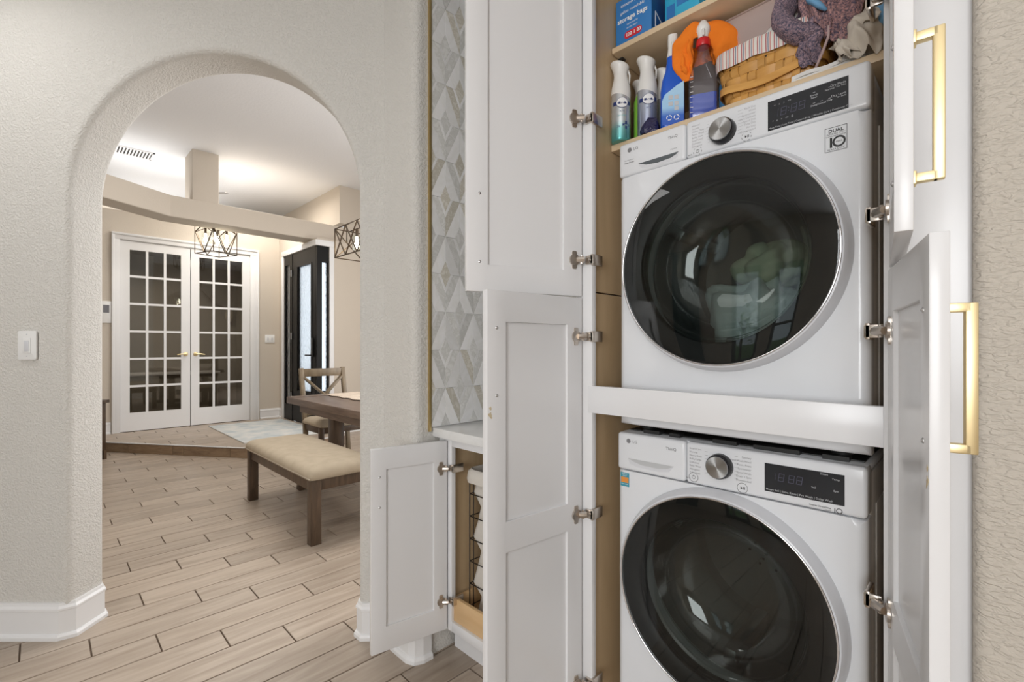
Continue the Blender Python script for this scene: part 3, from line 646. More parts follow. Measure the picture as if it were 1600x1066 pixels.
def door_frame(w_, z0, z1, panels, sx, parent, st=0.060, th=0.020, name='door', handle=None, screws=(), hinges=(), rz=0.0, loc=(0, 0, 0), label=None):
    """sx=+1: hinge at x=0 and leaf towards +x; sx=-1: towards -x. Inner face y=0, outer face y=-th."""
    f = MB(); X = lambda a, b_: (min(a * sx, b_ * sx), max(a * sx, b_ * sx))
    def bx(mb, a, b_, y0_, y1_, c, d): x = X(a, b_); mb.box(x[0], y0_, c, x[1], y1_, d)
    xs_ = [0, st, w_ - st, w_]; zs = [z0] + [v for p in panels for v in p] + [z1]; nx, nz = 4, len(zs)
    solid = lambda i_, j_: 0 <= i_ < 3 and 0 <= j_ < nz - 1 and not (i_ == 1 and j_ % 2 == 1)
    vid = lambda i_, j_, k_: (k_ * nz + j_) * nx + i_
    vs_ = [(xs_[i_] * sx, (-th, 0)[k_], zs[j_]) for k_ in (0, 1) for j_ in range(nz) for i_ in range(nx)]; fs_ = []
    for i_ in range(3):
        for j_ in range(nz - 1):
            if not solid(i_, j_): continue
            for k_ in (0, 1): fs_.append((vid(i_, j_, k_), vid(i_ + 1, j_, k_), vid(i_ + 1, j_ + 1, k_), vid(i_, j_ + 1, k_)))
            for di, dj, a_, b2 in ((-1, 0, (0, 0), (0, 1)), (1, 0, (1, 0), (1, 1)), (0, -1, (0, 0), (1, 0)), (0, 1, (0, 1), (1, 1))):
                if not solid(i_ + di, j_ + dj): fs_.append((vid(i_ + a_[0], j_ + a_[1], 0), vid(i_ + b2[0], j_ + b2[1], 0), vid(i_ + b2[0], j_ + b2[1], 1), vid(i_ + a_[0], j_ + a_[1], 1)))
    f.add(vs_, fs_)
    mtx = Matrix.Translation(loc) @ Matrix.Rotation(rz, 4, 'Z')
    d = f.xf(mtx).build(name, 'cabinet_white', parent, bevel=0.0012, seg=2)
    if label: d['label'] = label
    WM[d.name] = WM[parent.name]
    for (a, b_) in panels:
        q = MB(); bx(q, st + 0.0002, w_ - st - 0.0002, -th + 0.006, -0.0075, a + 0.0002, b_ - 0.0002); q.xf(mtx).build('panel', 'cabinet_white', d)
    for (u, z) in screws:
        MB().lathe([(0.0, -0.003), (0.0028, -0.002), (0.0042, -0.0005), (0.0042, 0.003)][::-1], c=(u * sx, 0, z), axis='Y', seg=12).xf(Matrix.Translation((0, 0, 0))).xf(mtx @ Matrix.Scale(-1, 4, (0, 1, 0))).build('screw', 'steel', d, smooth=40)
    for z in hinges:
        h = MB(); X_ = sx
        # cup flange on the leaf
        fl_ = [(0.012 + a * 0.5 + 0.014, b_) for a, b_ in rrect(0.030, 0.052, 0.006, 3)]
        h.prism([(a * X_, b_ + z) for a, b_ in fl_], 0.0, 0.0035, lambda x, y, hh: (x, hh, y))
        h.lathe([(0.0165, 0.001), (0.0165, 0.006), (0.012, 0.0065)], c=(0.026 * X_, 0, z), axis='Y', seg=20, cap1=True)
        h.tube([(0.022 * X_, 0.008, z), (0.012 * X_, 0.014, z), (0.002 * X_, 0.020, z)], [0.0075, 0.009, 0.009], seg=8)
        h.lathe([(0.0042, -0.012), (0.0042, 0.012)], c=(0.008 * X_, 0.012, z), axis='Z', seg=10, cap0=True, cap1=True)
        hg = h.xf(mtx).build('hinge', 'nickel', d, smooth=35); hg['label'] = 'nickel cup hinge'
        # clip on the frame side (world aligned)
        g = MB(); hx = loc[0]; s_ = sx
        px = hx + 0.002 * s_
        g.box(min(px + 0.008 * s_, px + 0.036 * s_), loc[1] + 0.003, z - 0.013, max(px + 0.008 * s_, px + 0.036 * s_), loc[1] + 0.010, z + 0.013)
        g.box(min(px + 0.026 * s_, px + 0.034 * s_), loc[1] + 0.003, z - 0.016, max(px + 0.026 * s_, px + 0.034 * s_), loc[1] + 0.055, z + 0.016)
        g.lathe([(0.0065, loc[1] - 0.002), (0.0065, loc[1] + 0.004)], c=(px + 0.020 * s_, 0, z), axis='Y', seg=12, cap0=True)
        g.build('hinge_plate', 'nickel', d, bevel=0.0015)
    if handle:
        u, za, zb = handle; hh = MB(); yo = -th - 0.026; s = 0.0062
        hb = MB()
        hb.box(min(u * sx - s, u * sx + s), yo - s, za, max(u * sx - s, u * sx + s), yo + s, zb)
        for zz in (za + 0.006, zb - 0.006):
            hb.box(u * sx - s, yo, zz - 0.006, u * sx + s, -th, zz + 0.006).box(u * sx - s * 1.5, -th - 0.004, zz - 0.009, u * sx + s * 1.5, -th + 0.001, zz + 0.009)
        hd = hb.xf(mtx).build('handle', 'brass', d, bevel=0.0015); hd['label'] = 'squared brass pull handle'
    return d
L_ = 0.345
LOWP = [(0.215, 0.707), (0.786, 1.303)]; UPP = [(1.463, 2.70)]
HY = FB - 0.010
door_frame(L_, 0.130, 1.383, LOWP, +1, tc, rz=R(-96), loc=(-0.838, HY, 0), screws=((L_ - 0.030, 1.287), (L_ - 0.030, 1.115)), hinges=(0.252, 0.748, 1.269), label='lower left leaf with chipped paint at its free edge')
door_frame(L_ + 0.008, 1.389, ZTOP - 0.03, UPP, +1, tc, rz=R(-113), loc=(-0.838, HY, 0), screws=((L_ - 0.028, 1.47), (L_ - 0.028, 1.655)), hinges=(1.494, 1.909, 2.45))
door_frame(L_ + 0.004, 0.130, 1.383, LOWP, -1, tc, rz=R(103), loc=(-0.126, HY, 0), screws=((L_ - 0.030, 1.287), (L_ - 0.030, 1.115)), handle=(L_ - 0.030, 1.103, 1.295), hinges=(0.252, 0.748, 1.269))
door_frame(L_, 1.389, ZTOP - 0.03, UPP, -1, tc, rz=R(97), loc=(-0.124, HY, 0), screws=((L_ - 0.030, 1.46), (L_ - 0.030, 1.645)), handle=(L_ - 0.030, 1.456, 1.654), hinges=(1.494, 1.909, 2.45))

for sx_, hx_, rz_, w_ in ((1, -0.838, R(-96), L_), (-1, -0.126, R(103), L_ + 0.004)):
    dd_ = [c for c in tc.children if c.name.startswith('door')][0 if sx_ == 1 else 2]
    mt_ = Matrix.Translation((hx_, HY, 0)) @ Matrix.Rotation(rz_, 4, 'Z'); q = MB()
    for cx0, cz0, rr in ((w_ - 0.009, 1.084, 0.0040), (w_ - 0.008, 1.068, 0.0055), (w_ - 0.012, 1.061, 0.0030)):
        P_ = [((cx0 + rr * (1 + 0.35 * math.sin(k * 2.3)) * math.cos(2 * PI * k / 11)) * sx_, cz0 + rr * 1.1 * (1 + 0.3 * math.cos(k * 1.7)) * math.sin(2 * PI * k / 11)) for k in range(11)]
        q.prism(P_, 0.0, 0.0004, lambda x, y, h: (x, h, y))
    q.xf(mt_).build('paint_chip', 'chip', dd_)

# ------------------------------------------------------------------ base cabinet with pull-out hamper
bc = thing('base_cabinet', 'narrow white base cabinet with open door and pull-out hamper box', 'cabinet', (-1.2, 1.40, 0))
f = MB().box(-1.556, FB, 0.118, -1.4765, FB + 0.02, 0.872).box(-1.4765, FB, 0.846, -0.870, FB + 0.02, 0.872).box(-1.4765, FB, 0.118, -0.870, FB + 0.02, 0.157).box(-0.92, FB, 0.118, -0.870, FB + 0.02, 0.872)
f.build('face_frame', 'cabinet_white', bc, bevel=0.0012)
B(-1.545, FB + 0.07, 0.0, -0.870, FB + 0.085, 0.118).build('toe_kick', 'cabinet_white', bc)
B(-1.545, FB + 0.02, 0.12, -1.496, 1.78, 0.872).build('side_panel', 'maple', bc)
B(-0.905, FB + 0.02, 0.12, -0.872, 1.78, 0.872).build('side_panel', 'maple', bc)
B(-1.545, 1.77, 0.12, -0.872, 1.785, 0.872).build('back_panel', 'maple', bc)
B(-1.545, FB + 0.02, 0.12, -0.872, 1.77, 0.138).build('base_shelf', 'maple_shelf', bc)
dr = MB().box(-1.486, 1.152, 0.155, -0.925, 1.167, 0.247).box(-1.486, 1.66, 0.155, -0.925, 1.675, 0.247).box(-1.486, 1.167, 0.155, -1.473, 1.66, 0.247).box(-0.938, 1.167, 0.155, -0.925, 1.66, 0.247).box(-1.473, 1.167, 0.160, -0.938, 1.66, 0.168)
dr.build('drawer_box', 'drawer_wood', bc, bevel=0.001)
MB().box(-1.4955, 1.150, 0.165, -1.487, 1.66, 0.225).box(-1.494, 1.147, 0.150, -1.486, 1.156, 0.240).build('drawer_slide', 'nickel_dark', bc)
door_frame(0.298, 0.126, 0.868, [(0.215, 0.790)], +1, bc, st=0.055, rz=R(-101.5), loc=(-1.493, FB - 0.010, 0), screws=((0.298 - 0.03, 0.765), (0.298 - 0.03, 0.655)), hinges=(0.242, 0.762))
ct = tag(B(-1.564, 1.112, 0.879, -0.872, 1.796, 0.914).build('countertop', 'quartz', bevel=0.002), 'white quartz countertop over the narrow base cabinet', 'countertop')
# laundry hamper
hp = thing('laundry_hamper', 'black wire laundry hamper with a cream canvas liner in the base cabinet', 'hamper', (-1.24, 1.40, 0.168))
hx0, hx1, hy0, hy1, hz0, hz1 = -1.455, -1.00, 1.215, 1.61, 0.172, 0.735
wf = MB()
for z in (0.20, 0.29, 0.38, 0.47, 0.56, 0.65, hz1):
    wf.tube([(hx0, hy0, z), (hx1, hy0, z), (hx1, hy1, z), (hx0, hy1, z)], 0.0022, 6, closed=True)
for x, y in ((hx0, hy0), (hx1, hy0), (hx1, hy1), (hx0, hy1), (hx0, hy0 + 0.02), (hx0, 1.35), (hx0, 1.48), (-1.30, hy0), (-1.15, hy0)):
    wf.tube([(x, y, hz0), (x, y, hz1)], 0.0026 if x == hx0 and y < 1.25 else 0.002, 6)
wf.build('wire_frame', 'wire_black', hp, smooth=60)
ln = MB(); rows = []
for iz, z in enumerate([0.18, 0.24, 0.30, 0.36, 0.42, 0.48, 0.54, 0.60, 0.66, 0.71, 0.742, 0.750, 0.742, 0.715, 0.700]):
    o_ = [0.014] * 10 + [0.004, -0.004, -0.013, -0.016, -0.014]
    oo = o_[iz] + (0.012 * math.sin(iz * 2.1) if iz < 10 else 0)
    ring = []
    for (a, b_) in rrect(hx1 - hx0 - 2 * oo, hy1 - hy0 - 2 * oo, 0.03, 5):
        wv = 0.004 * math.sin(a * 60 + iz) * math.cos(b_ * 50 - iz * 1.4)
        ring.append(((hx0 + hx1) / 2 + a * (1 + wv), (hy0 + hy1) / 2 + b_ * (1 + wv * 2), z + 0.003 * math.sin(a * 40 + iz)))
    rows.append(ring)
m_ = len(rows[0]); ln.add([p for r_ in rows for p in r_], [(i * m_ + k, i * m_ + (k + 1) % m_, (i + 1) * m_ + (k + 1) % m_, (i + 1) * m_ + k) for i in range(len(rows) - 1) for k in range(m_)] + [tuple(range(m_))])
ln.build('canvas_liner', 'canvas', hp, smooth=60)

# ------------------------------------------------------------------ stacked machines
UX, UZ = (1, 0, 0), (0, 0, 1)
YW = 1.213
def machine(name, label, x0, z0, zseam, ztop, cx, cz, kind):
    x1 = x0 + 0.600; t = thing(name, label, 'washer' if kind == 'washer' else 'dryer', ((x0 + x1) / 2, 1.5, z0))
    rh = 0.236; rc = 0.020
    angs = sorted(set([round(2 * PI * k / 72, 6) for k in range(72)] + [round(math.atan2(zz - cz, xx - cx) % (2 * PI), 6) for xx in (x0, x1) for zz in (z0, zseam)]))
    def rect_at(ins):
        out = []
        for a in angs:
            dx, dz = math.cos(a), math.sin(a); c = []
            if dx > 1e-9: c.append((x1 - ins - cx) / dx)
            if dx < -1e-9: c.append((x0 + ins - cx) / dx)
            if dz > 1e-9: c.append((zseam - cz) / dz)
            if dz < -1e-9: c.append((z0 + ins * 0.5 - cz) / dz)
            tt = min(c); out.append((cx + dx * tt, cz + dz * tt))
        return out
    n_ = len(angs); rows = [[(cx + rh * math.cos(a), YW + 0.10, cz + rh * math.sin(a)) for a in angs], [(cx + rh * math.cos(a), YW, cz + rh * math.sin(a)) for a in angs]]
    for k in range(0, 6):
        a = PI / 2 * k / 5; rows.append([(x, YW + rc * (1 - math.cos(a)), z) for x, z in rect_at(rc * (1 - math.sin(a)))])
    rows.append([(x, YW + 0.050, z) for x, z in rect_at(0)])
    mb = MB().add([p for r_ in rows for p in r_], [(i * n_ + k, i * n_ + (k + 1) % n_, (i + 1) * n_ + (k + 1) % n_, (i + 1) * n_ + k) for i in range(len(rows) - 1) for k in range(n_)])
    mb.build('front_panel', 'enamel', t, smooth=30)
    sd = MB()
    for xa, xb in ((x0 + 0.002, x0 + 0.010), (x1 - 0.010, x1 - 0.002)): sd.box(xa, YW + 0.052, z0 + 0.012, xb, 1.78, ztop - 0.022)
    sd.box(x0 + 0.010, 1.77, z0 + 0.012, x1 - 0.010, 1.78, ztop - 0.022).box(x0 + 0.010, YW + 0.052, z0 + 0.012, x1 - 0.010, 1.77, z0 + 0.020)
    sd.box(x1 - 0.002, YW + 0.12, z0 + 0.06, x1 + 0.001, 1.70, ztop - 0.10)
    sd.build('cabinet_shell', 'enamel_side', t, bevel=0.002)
    B(x0 + 0.002, YW + 0.020, ztop - 0.020, x1 - 0.002, 1.78, ztop).build('top_cover', 'enamel', t, bevel=0.006)
    xs = -0.5585
    cp_ = MB().box(xs, YW, zseam + 0.0015, x1, YW + 0.060, ztop - 0.001)
    cp_.build('control_panel', 'enamel', t, bevel=0.009, seg=4)
    if kind == 'dryer': slot = [(-0.700, 1.7655), (-0.578, 1.7655), (-0.585, 1.7600), (-0.600, 1.7545), (-0.640, 1.7520), (-0.675, 1.7560)]
    else: slot = [(-0.733, 0.9135), (-0.592, 0.9135), (-0.610, 0.9040), (-0.640, 0.8990), (-0.690, 0.9000), (-0.715, 0.9060)]
    dw = MB().box(x0, YW, zseam + 0.0015, xs - 0.0015, YW + 0.060, ztop - 0.001).build('dispenser_drawer', 'enamel', t, bevel=0.009, seg=4)
    MB().prism(slot, YW - 0.0004, YW + 0.0002, lambda x, y, h: (x, h, y)).build('handle_recess', 'dark_slot' if kind == 'dryer' else 'enamel_grey', dw)  # flat plate, no real hollow: grip shade painted as colour
    big = [(p[0] * 1.0 + (0.0 if i < 2 else (-0.012 if p[0] < -0.65 else 0.004)), p[1] - (0.0 if i < 2 else 0.008)) for i, p in enumerate(slot)]
    MB().prism(big, YW - 0.0002, YW + 0.0002, lambda x, y, h: (x, h, y)).build('handle_scoop', 'bezel', dw)  # flat plate below the slot, the scoop's shading painted as grey
    # feet
    for xx in (x0 + 0.06, x1 - 0.06):
        for yy in (YW + 0.07, 1.70): MB().lathe([(0.022, z0 - 0.0125), (0.026, z0 + 0.014)], c=(xx, yy, 0), seg=16, cap0=True, cap1=True).build('foot', 'black_plastic', t, smooth=40)
    # door
    F0 = YW
    bz = MB().lathe([(0.236, F0 + 0.004), (0.2775, F0 - 0.0006), (0.2755, F0 - 0.010), (0.2700, F0 - 0.026), (0.2655, F0 - 0.034), (0.2605, F0 - 0.0355), (0.2585, F0 - 0.030)], c=(cx, 0, cz), axis='Y', seg=96)
    dr_ = bz.build('door_ring', 'bezel', t, smooth=40); dr_['label'] = 'white porthole door ring'
    pts = [(cx + 0.2600 * math.cos(2 * PI * k / 96), F0 - 0.036, cz + 0.2600 * math.sin(2 * PI * k / 96)) for k in range(96)]
    MB().tube(pts, 0.0026, 8, closed=True).build('chrome_ring', 'chrome', dr_, smooth=60)
    MB().lathe([(0.0001, F0 - 0.0445), (0.06, F0 - 0.0440), (0.13, F0 - 0.0425), (0.20, F0 - 0.0395), (0.245, F0 - 0.0365), (0.2575, F0 - 0.0350)], c=(cx, 0, cz), axis='Y', seg=96).build('door_glass', 'door_glass', dr_, smooth=60)
    MB().lathe([(0.2575, F0 - 0.031), (0.208, F0 - 0.029), (0.204, F0 - 0.024), (0.212, F0 + 0.02), (0.234, F0 + 0.03)], c=(cx, 0, cz), axis='Y', seg=72).build('inner_ring', 'black_plastic', dr_, smooth=50)
    bw_ = [(0.2045, F0 - 0.026), (0.2050, F0 - 0.022), (0.200, F0 - 0.016), (0.1975, F0 - 0.010), (0.1995, F0 - 0.004), (0.196, F0 + 0.002), (0.1915, F0 + 0.006), (0.193, F0 + 0.012), (0.189, F0 + 0.018), (0.186, F0 + 0.024), (0.176, F0 + 0.055), (0.155, F0 + 0.085), (0.10, F0 + 0.100), (0.03, F0 + 0.104), (0.0001, F0 + 0.104)]
    MB().lathe(bw_, c=(cx, 0, cz), axis='Y', seg=72).build('glass_bowl', 'bowl_glass', dr_, smooth=60)
    # drum
    db = MB().lathe([(0.225, F0 + 0.08), (0.238, F0 + 0.10), (0.238, F0 + 0.42), (0.22, F0 + 0.44), (0.06, F0 + 0.43), (0.0001, F0 + 0.43)], c=(cx, 0, cz), axis='Y', seg=64).build('drum', 'drum_steel', t, smooth=40)
    for k in range(3):
        a = R(25 + 120 * k); MB().bar((cx + 0.215 * math.cos(a), F0 + 0.12, cz + 0.215 * math.sin(a)), (cx + 0.215 * math.cos(a), F0 + 0.40, cz + 0.215 * math.sin(a)), 0.035, 0.05, up=(math.cos(a), 0, math.sin(a))).build('drum_baffle', 'drum_steel', db, bevel=0.008)
    hl_ = MB()
    for rr in ((0.03, 0.05, 0.07) if kind == 'washer' else (0.02,)):
        nn = int(rr * 130)
        for k in range(nn): a = 2 * PI * k / nn; hl_.lathe([(0.0045, F0 + 0.4285), (0.0001, F0 + 0.4280)], c=(cx + rr * math.cos(a), 0, cz + rr * math.sin(a)), axis='Y', seg=6)
    o = hl_.build('drum_holes', 'black_plastic', db); o['kind'] = 'stuff'
    return t, dw, dr_
def knob(t, x, z):
    k = MB().lathe([(0.0320, YW + 0.001), (0.0320, YW - 0.006), (0.0300, YW - 0.020), (0.0275, YW - 0.0235)], c=(x, 0, z), axis='Y', seg=48).build('dial', 'black_gloss', t, smooth=35)
    f_ = MB().lathe([(0.0275, YW - 0.0233), (0.0262, YW - 0.0262), (0.0001, YW - 0.0266)], c=(0, 0, 0), axis='Y', seg=48)
    o = f_.build('dial_face', 'brushed', k, world=False, smooth=60); o.location = (x - t.location.x, -t.location.y, z - t.location.z)
def ring_icon(mb, x, z, r, dashes=0):
    n_ = 28; y = YW - 0.0004
    for k in range(n_):
        if dashes and (k % (n_ // dashes)) < 2: continue
        a0, a1 = 2 * PI * k / n_, 2 * PI * (k + 1) / n_; ri = r - 0.0009
        mb.add([(x + r * math.cos(a0), y, z + r * math.sin(a0)), (x + r * math.cos(a1), y, z + r * math.sin(a1)), (x + ri * math.cos(a1), y, z + ri * math.sin(a1)), (x + ri * math.cos(a0), y, z + ri * math.sin(a0))], [(0, 1, 2, 3)])
def T(mb, s, size, x, z, align='LEFT', bold=0.0, y=YW): return mb.text(s, size, (x, y, z), UX, UZ, 0.0005, align, bold=bold)

dryer, ddw, ddr = machine('tumble_dryer', 'upper white front-loading machine of the stack, with towels behind its dark round door', -0.764, 1.0105, 1.737, 1.838, -0.468, 1.4535, 'dryer')
washer, wdw, wdr = machine('washing_machine', 'lower white front-loading machine of the stack, with a blue and orange sticker', -0.769, 0.148, 0.876, 0.987, -0.473, 0.600, 'washer')
knob(dryer, -0.4610, 1.7800); knob(washer, -0.4681, 0.9375)
stack = MB()
for x, w_ in ((-0.70, 0.05), (-0.62, 0.03), (-0.50, 0.06), (-0.40, 0.10), (-0.255, 0.05)): stack.box(x, YW + 0.03, 0.9873, x + w_, YW + 0.06, 0.9975)
stack.box(-0.755, YW + 0.05, 0.9873, -0.18, 1.76, 0.9905)
stack.build('stacking_kit', 'black_plastic', washer)
# logos and lettering: dryer
tx = MB(); T(tx, 'LG', 0.0125, -0.7150, 1.8085); tx.lathe([(0.0068, 0), (0.0001, 0.0001)], c=(-0.7275, YW - 0.0006, 1.8125), axis='Y', seg=24)
T(tx, 'ThinQ', 0.0105, -0.6090, 1.8065); T(tx, 'Dual Inverter', 0.0055, -0.7440, 1.7825); T(tx, 'Heat Pump', 0.0068, -0.7440, 1.7745, bold=0.0001)
T(tx, 'dispenser', 0.005, -0.602, 1.7755)
tx.build('lettering', 'ink_grey', ddw)
tx = MB()
for i, s in enumerate(('Normal', 'Towels', 'Heavy Duty', 'Perm. Press', 'Bulky Item', 'Small Load', 'Delicates', 'Allergiene')): T(tx, s, 0.0068, -0.5420, 1.8170 - i * 0.0078)
for i, s in enumerate(('Rack Dry', 'Wool', 'Sportswear', 'Ultra Delicate', 'Speed Dry', 'Time Dry', 'Air Dry', 'Downloaded')): T(tx, s, 0.0068, -0.3850, 1.8170 - i * 0.0078, 'RIGHT')
for i in range(8):
    z = 1.8190 - i * 0.0078; tx.box(-0.507 + (abs(i - 3.5) * 0.002), YW - 0.0004, z, -0.496, YW, z + 0.0004).box(-0.426, YW - 0.0004, z, -0.414, YW, z + 0.0004)
tx.build('cycle_lettering', 'ink_soft', dryer)
tx = MB(); ring_icon(tx, -0.5266, 1.7505, 0.0115, 7); ring_icon(tx, -0.5266, 1.7505, 0.0045); tx.box(-0.5270, YW - 0.0006, 1.7515, -0.5262, YW, 1.7560)
ring_icon(tx, -0.4060, 1.7510, 0.0115, 7); tx.add([(-0.4095, YW - 0.0005, 1.7475), (-0.4095, YW - 0.0005, 1.7545), (-0.4050, YW - 0.0005, 1.7510)], [(0, 1, 2)]).box(-0.4040, YW - 0.0005, 1.7480, -0.4028, YW, 1.7540).box(-0.4015, YW - 0.0005, 1.7480, -0.4003, YW, 1.7540)
T(tx, 'Wi-Fi', 0.0052, -0.5530, 1.7440)
tx.build('button_icons', 'ink_black', dryer)
dp = B(-0.3580, YW - 0.0012, 1.7475, -0.2010, YW + 0.001, 1.8160).build('display', 'display', dryer)
dp['label'] = 'black touch display'
def disp_text(t_, parent, rows_):
    a, b_ = MB(), MB()
    for s, sz, x, z, al, dim in rows_: (b_ if dim else a).text(s, sz, (x, YW - 0.0012, z), UX, UZ, 0.0004, al)
    a.build('display_lettering', 'print_pale', parent)
    if b_.v: b_.build('display_digits', 'segment_glow', parent)
def seven(mb, x, z, w_, h_, shear=0.12, one=False, y=YW - 0.0016):
    t_ = w_ * 0.16; segs = [(0, h_ / 2, t_, h_), (0, 0, t_, h_ / 2), (w_ - t_, h_ / 2, w_, h_), (w_ - t_, 0, w_, h_ / 2), (0, h_ - t_, w_, h_), (0, h_ / 2 - t_ / 2, w_, h_ / 2 + t_ / 2), (0, 0, w_, t_)]
    if one: segs = segs[2:4]
    for a, b_, c, d in segs:
        g = 0.0006; mb.add([(x + a + g + shear * b_, y, z + b_ + g), (x + c - g + shear * b_, y, z + b_ + g), (x + c - g + shear * d, y, z + d - g), (x + a + g + shear * d, y, z + d - g)], [(0, 1, 2, 3)])
sg = MB(); seven(sg, -0.347, 1.775, 0.010, 0.019, one=True)
for x in (-0.332, -0.311, -0.295): seven(sg, x, 1.775, 0.0125, 0.019)
sg.box(-0.3155, YW - 0.0016, 1.781, -0.3140, YW - 0.0012, 1.7825).box(-0.3150, YW - 0.0016, 1.788, -0.3135, YW - 0.0012, 1.7895)
sg.build('display_digits', 'segment_glow', dp)
disp_text(dryer, dp, [('More Time | Less Time | Custom Prog. | Wrinkle Care | Condenser Care', 0.0054, -0.3560, 1.7505, 'LEFT', 0), ('Dry Mode', 0.0068, -0.2050, 1.8030, 'RIGHT', 0), ('Eco Time', 0.0046, -0.2050, 1.7985, 'RIGHT', 0),
    ('Dry Level', 0.0068, -0.2050, 1.7800, 'RIGHT', 0), ('3 s Hold', 0.0046, -0.2050, 1.7752, 'RIGHT', 0), ('Energy', 0.0055, -0.2640, 1.7960, 'CENTER', 0), ('Saver', 0.0055, -0.2640, 1.7905, 'CENTER', 0), ('Normal', 0.0055, -0.2350, 1.7975, 'CENTER', 0),
    ('Damp', 0.0055, -0.2640, 1.7730, 'CENTER', 0), ('Normal', 0.0055, -0.2500, 1.7730, 'CENTER', 0), ('Very', 0.0055, -0.2350, 1.7740, 'CENTER', 0), ('~    ::    ::    <>', 0.0060, -0.3450, 1.8020, 'LEFT', 0), ('*    o    +    <>    []', 0.0055, -0.3480, 1.7650, 'LEFT', 0)])
tk = MB()
for x, z in ((-0.264, 1.8030), (-0.264, 1.7795), (-0.250, 1.7795), (-0.235, 1.7795), (-0.235, 1.8035)): tk.box(x - 0.0022, YW - 0.0016, z, x + 0.0022, YW - 0.0012, z + 0.0007)
tk.build('display_ticks', 'print_pale', dp)
# warranty badge
bd = MB(); xa, xb, za, zb = -0.2440, -0.2035, 1.6625, 1.7150
for a, b_, c, d in ((xa, za, xb, za + 0.0009), (xa, zb - 0.0009, xb, zb), (xa, za, xa + 0.0009, zb), (xb - 0.0009, za, xb, zb)): bd.box(a, YW - 0.0004, b_, c, YW, d)
xm = (xa + xb) / 2
T(bd, 'DUAL', 0.0105, xm, 1.7035, 'CENTER', 0.0002); T(bd, 'INVERTER WITH', 0.0046, xm, 1.6988, 'CENTER'); T(bd, 'COMPRESSOR MOTOR', 0.0036, xm, 1.6945, 'CENTER'); T(bd, '1', 0.0300, -0.2400, 1.6715, 'LEFT', 0.0007); T(bd, 'WARRANTY', 0.0056, xm, 1.6650, 'CENTER')
ring = [(0.0115, 0), (0.0075, 0.0002)]
bd.lathe([(0.0122, 0.0), (0.0083, 0.0)], c=(-0.2180, YW - 0.0005, 1.6820), axis='Y', seg=36); T(bd, 'YEAR', 0.0052, -0.2180, 1.6803, 'CENTER')
bd.build('warranty_badge', 'ink_black', dryer)
# washer lettering
tx = MB(); T(tx, 'LG', 0.0125, -0.7180, 0.9595); tx.lathe([(0.0068, 0), (0.0001, 0.0001)], c=(-0.7310, YW - 0.0006, 0.9638), axis='Y', seg=24); T(tx, 'ThinQ', 0.0115, -0.6150, 0.9560, bold=0.0001)
tx.build('lettering', 'ink_grey', wdw)
tx = MB()
for i, s in enumerate(('Smart Care', 'Normal', 'Heavy Duty', 'Bulky/Large', 'Delicates', 'Baby Wear', 'Allergiene', 'Tub Clean')): T(tx, s, 0.0068, -0.5480, 0.9690 - i * 0.0090)
for i, s in enumerate(('Sanitary', 'Hand Wash/Wool', 'Perm. Press', 'Sportswear', 'Speed Wash', 'Drain + Spin', 'Downloaded')): T(tx, s, 0.0068, -0.3950, 0.9660 - i * 0.0095, 'RIGHT')
for i in range(7):
    z = 0.9680 - i * 0.0092; tx.box(-0.508, YW - 0.0004, z, -0.500, YW, z + 0.0005).box(-0.434, YW - 0.0004, z, -0.426, YW, z + 0.0005)
tx.build('cycle_lettering', 'ink_grey', washer)
tx = MB(); ring_icon(tx, -0.5370, 0.8960, 0.0125); ring_icon(tx, -0.5370, 0.8960, 0.0048); tx.box(-0.5374, YW - 0.0006, 0.8970, -0.5366, YW, 0.9020)
ring_icon(tx, -0.4154, 0.8930, 0.0125); tx.add([(-0.4195, YW - 0.0005, 0.8893), (-0.4195, YW - 0.0005, 0.8967), (-0.4147, YW - 0.0005, 0.8930)], [(0, 1, 2)]).box(-0.4135, YW - 0.0005, 0.8898, -0.4122, YW, 0.8962).box(-0.4108, YW - 0.0005, 0.8898, -0.4095, YW, 0.8962)
T(tx, 'Wi-Fi', 0.0052, -0.5570, 0.8900); T(tx, '1', 0.0135, -0.2290, 0.8800, bold=0.0003); tx.lathe([(0.0058, 0), (0.0043, 0)], c=(-0.2175, YW - 0.0005, 0.8850), axis='Y', seg=28); T(tx, 'Inverter DirectDrive', 0.0048, -0.2330, 0.8860, 'RIGHT', 0.0001); T(tx, '10 year', 0.0036, -0.2330, 0.8810, 'RIGHT')
tx.build('button_icons', 'ink_black', washer)
wp = B(-0.3650, YW - 0.0012, 0.8980, -0.2080, YW + 0.001, 0.9640).build('display', 'display', washer); wp['label'] = 'black touch display'
sg = MB(); seven(sg, -0.352, 0.926, 0.010, 0.019, one=True)
for x in (-0.337, -0.316, -0.300): seven(sg, x, 0.926, 0.0125, 0.019)
sg.build('display_digits', 'segment_glow', wp)
disp_text(washer, wp, [('Heavy Soil | Extra Rinse | Pre Wash | Delay Wash', 0.0066, -0.3620, 0.9015, 'LEFT', 0), ('Temp.', 0.0060, -0.2230, 0.9500, 'CENTER', 0), ('Spin', 0.0060, -0.2230, 0.9250, 'CENTER', 0), ('Soil', 0.0060, -0.2650, 0.9250, 'CENTER', 0), ('Steam', 0.0060, -0.2450, 0.9580, 'CENTER', 0)])
st = MB().box(-0.7575, YW - 0.0006, 0.8290, -0.7290, YW, 0.8690).build('energy_sticker', 'sticker_blue', washer)
MB().box(-0.7555, YW - 0.0009, 0.8400, -0.7310, YW - 0.0006, 0.8560).build('sticker_band', 'sticker_orange', st)
tx = MB()
for i, z in enumerate((0.8635, 0.8590, 0.8345)): tx.text(('ENERGY', 'washer', 'save water')[i], 0.0050, (-0.7432, YW - 0.0006, z), UX, UZ, 0.0004, 'CENTER')
tx.build('sticker_lettering', 'print_white', st)
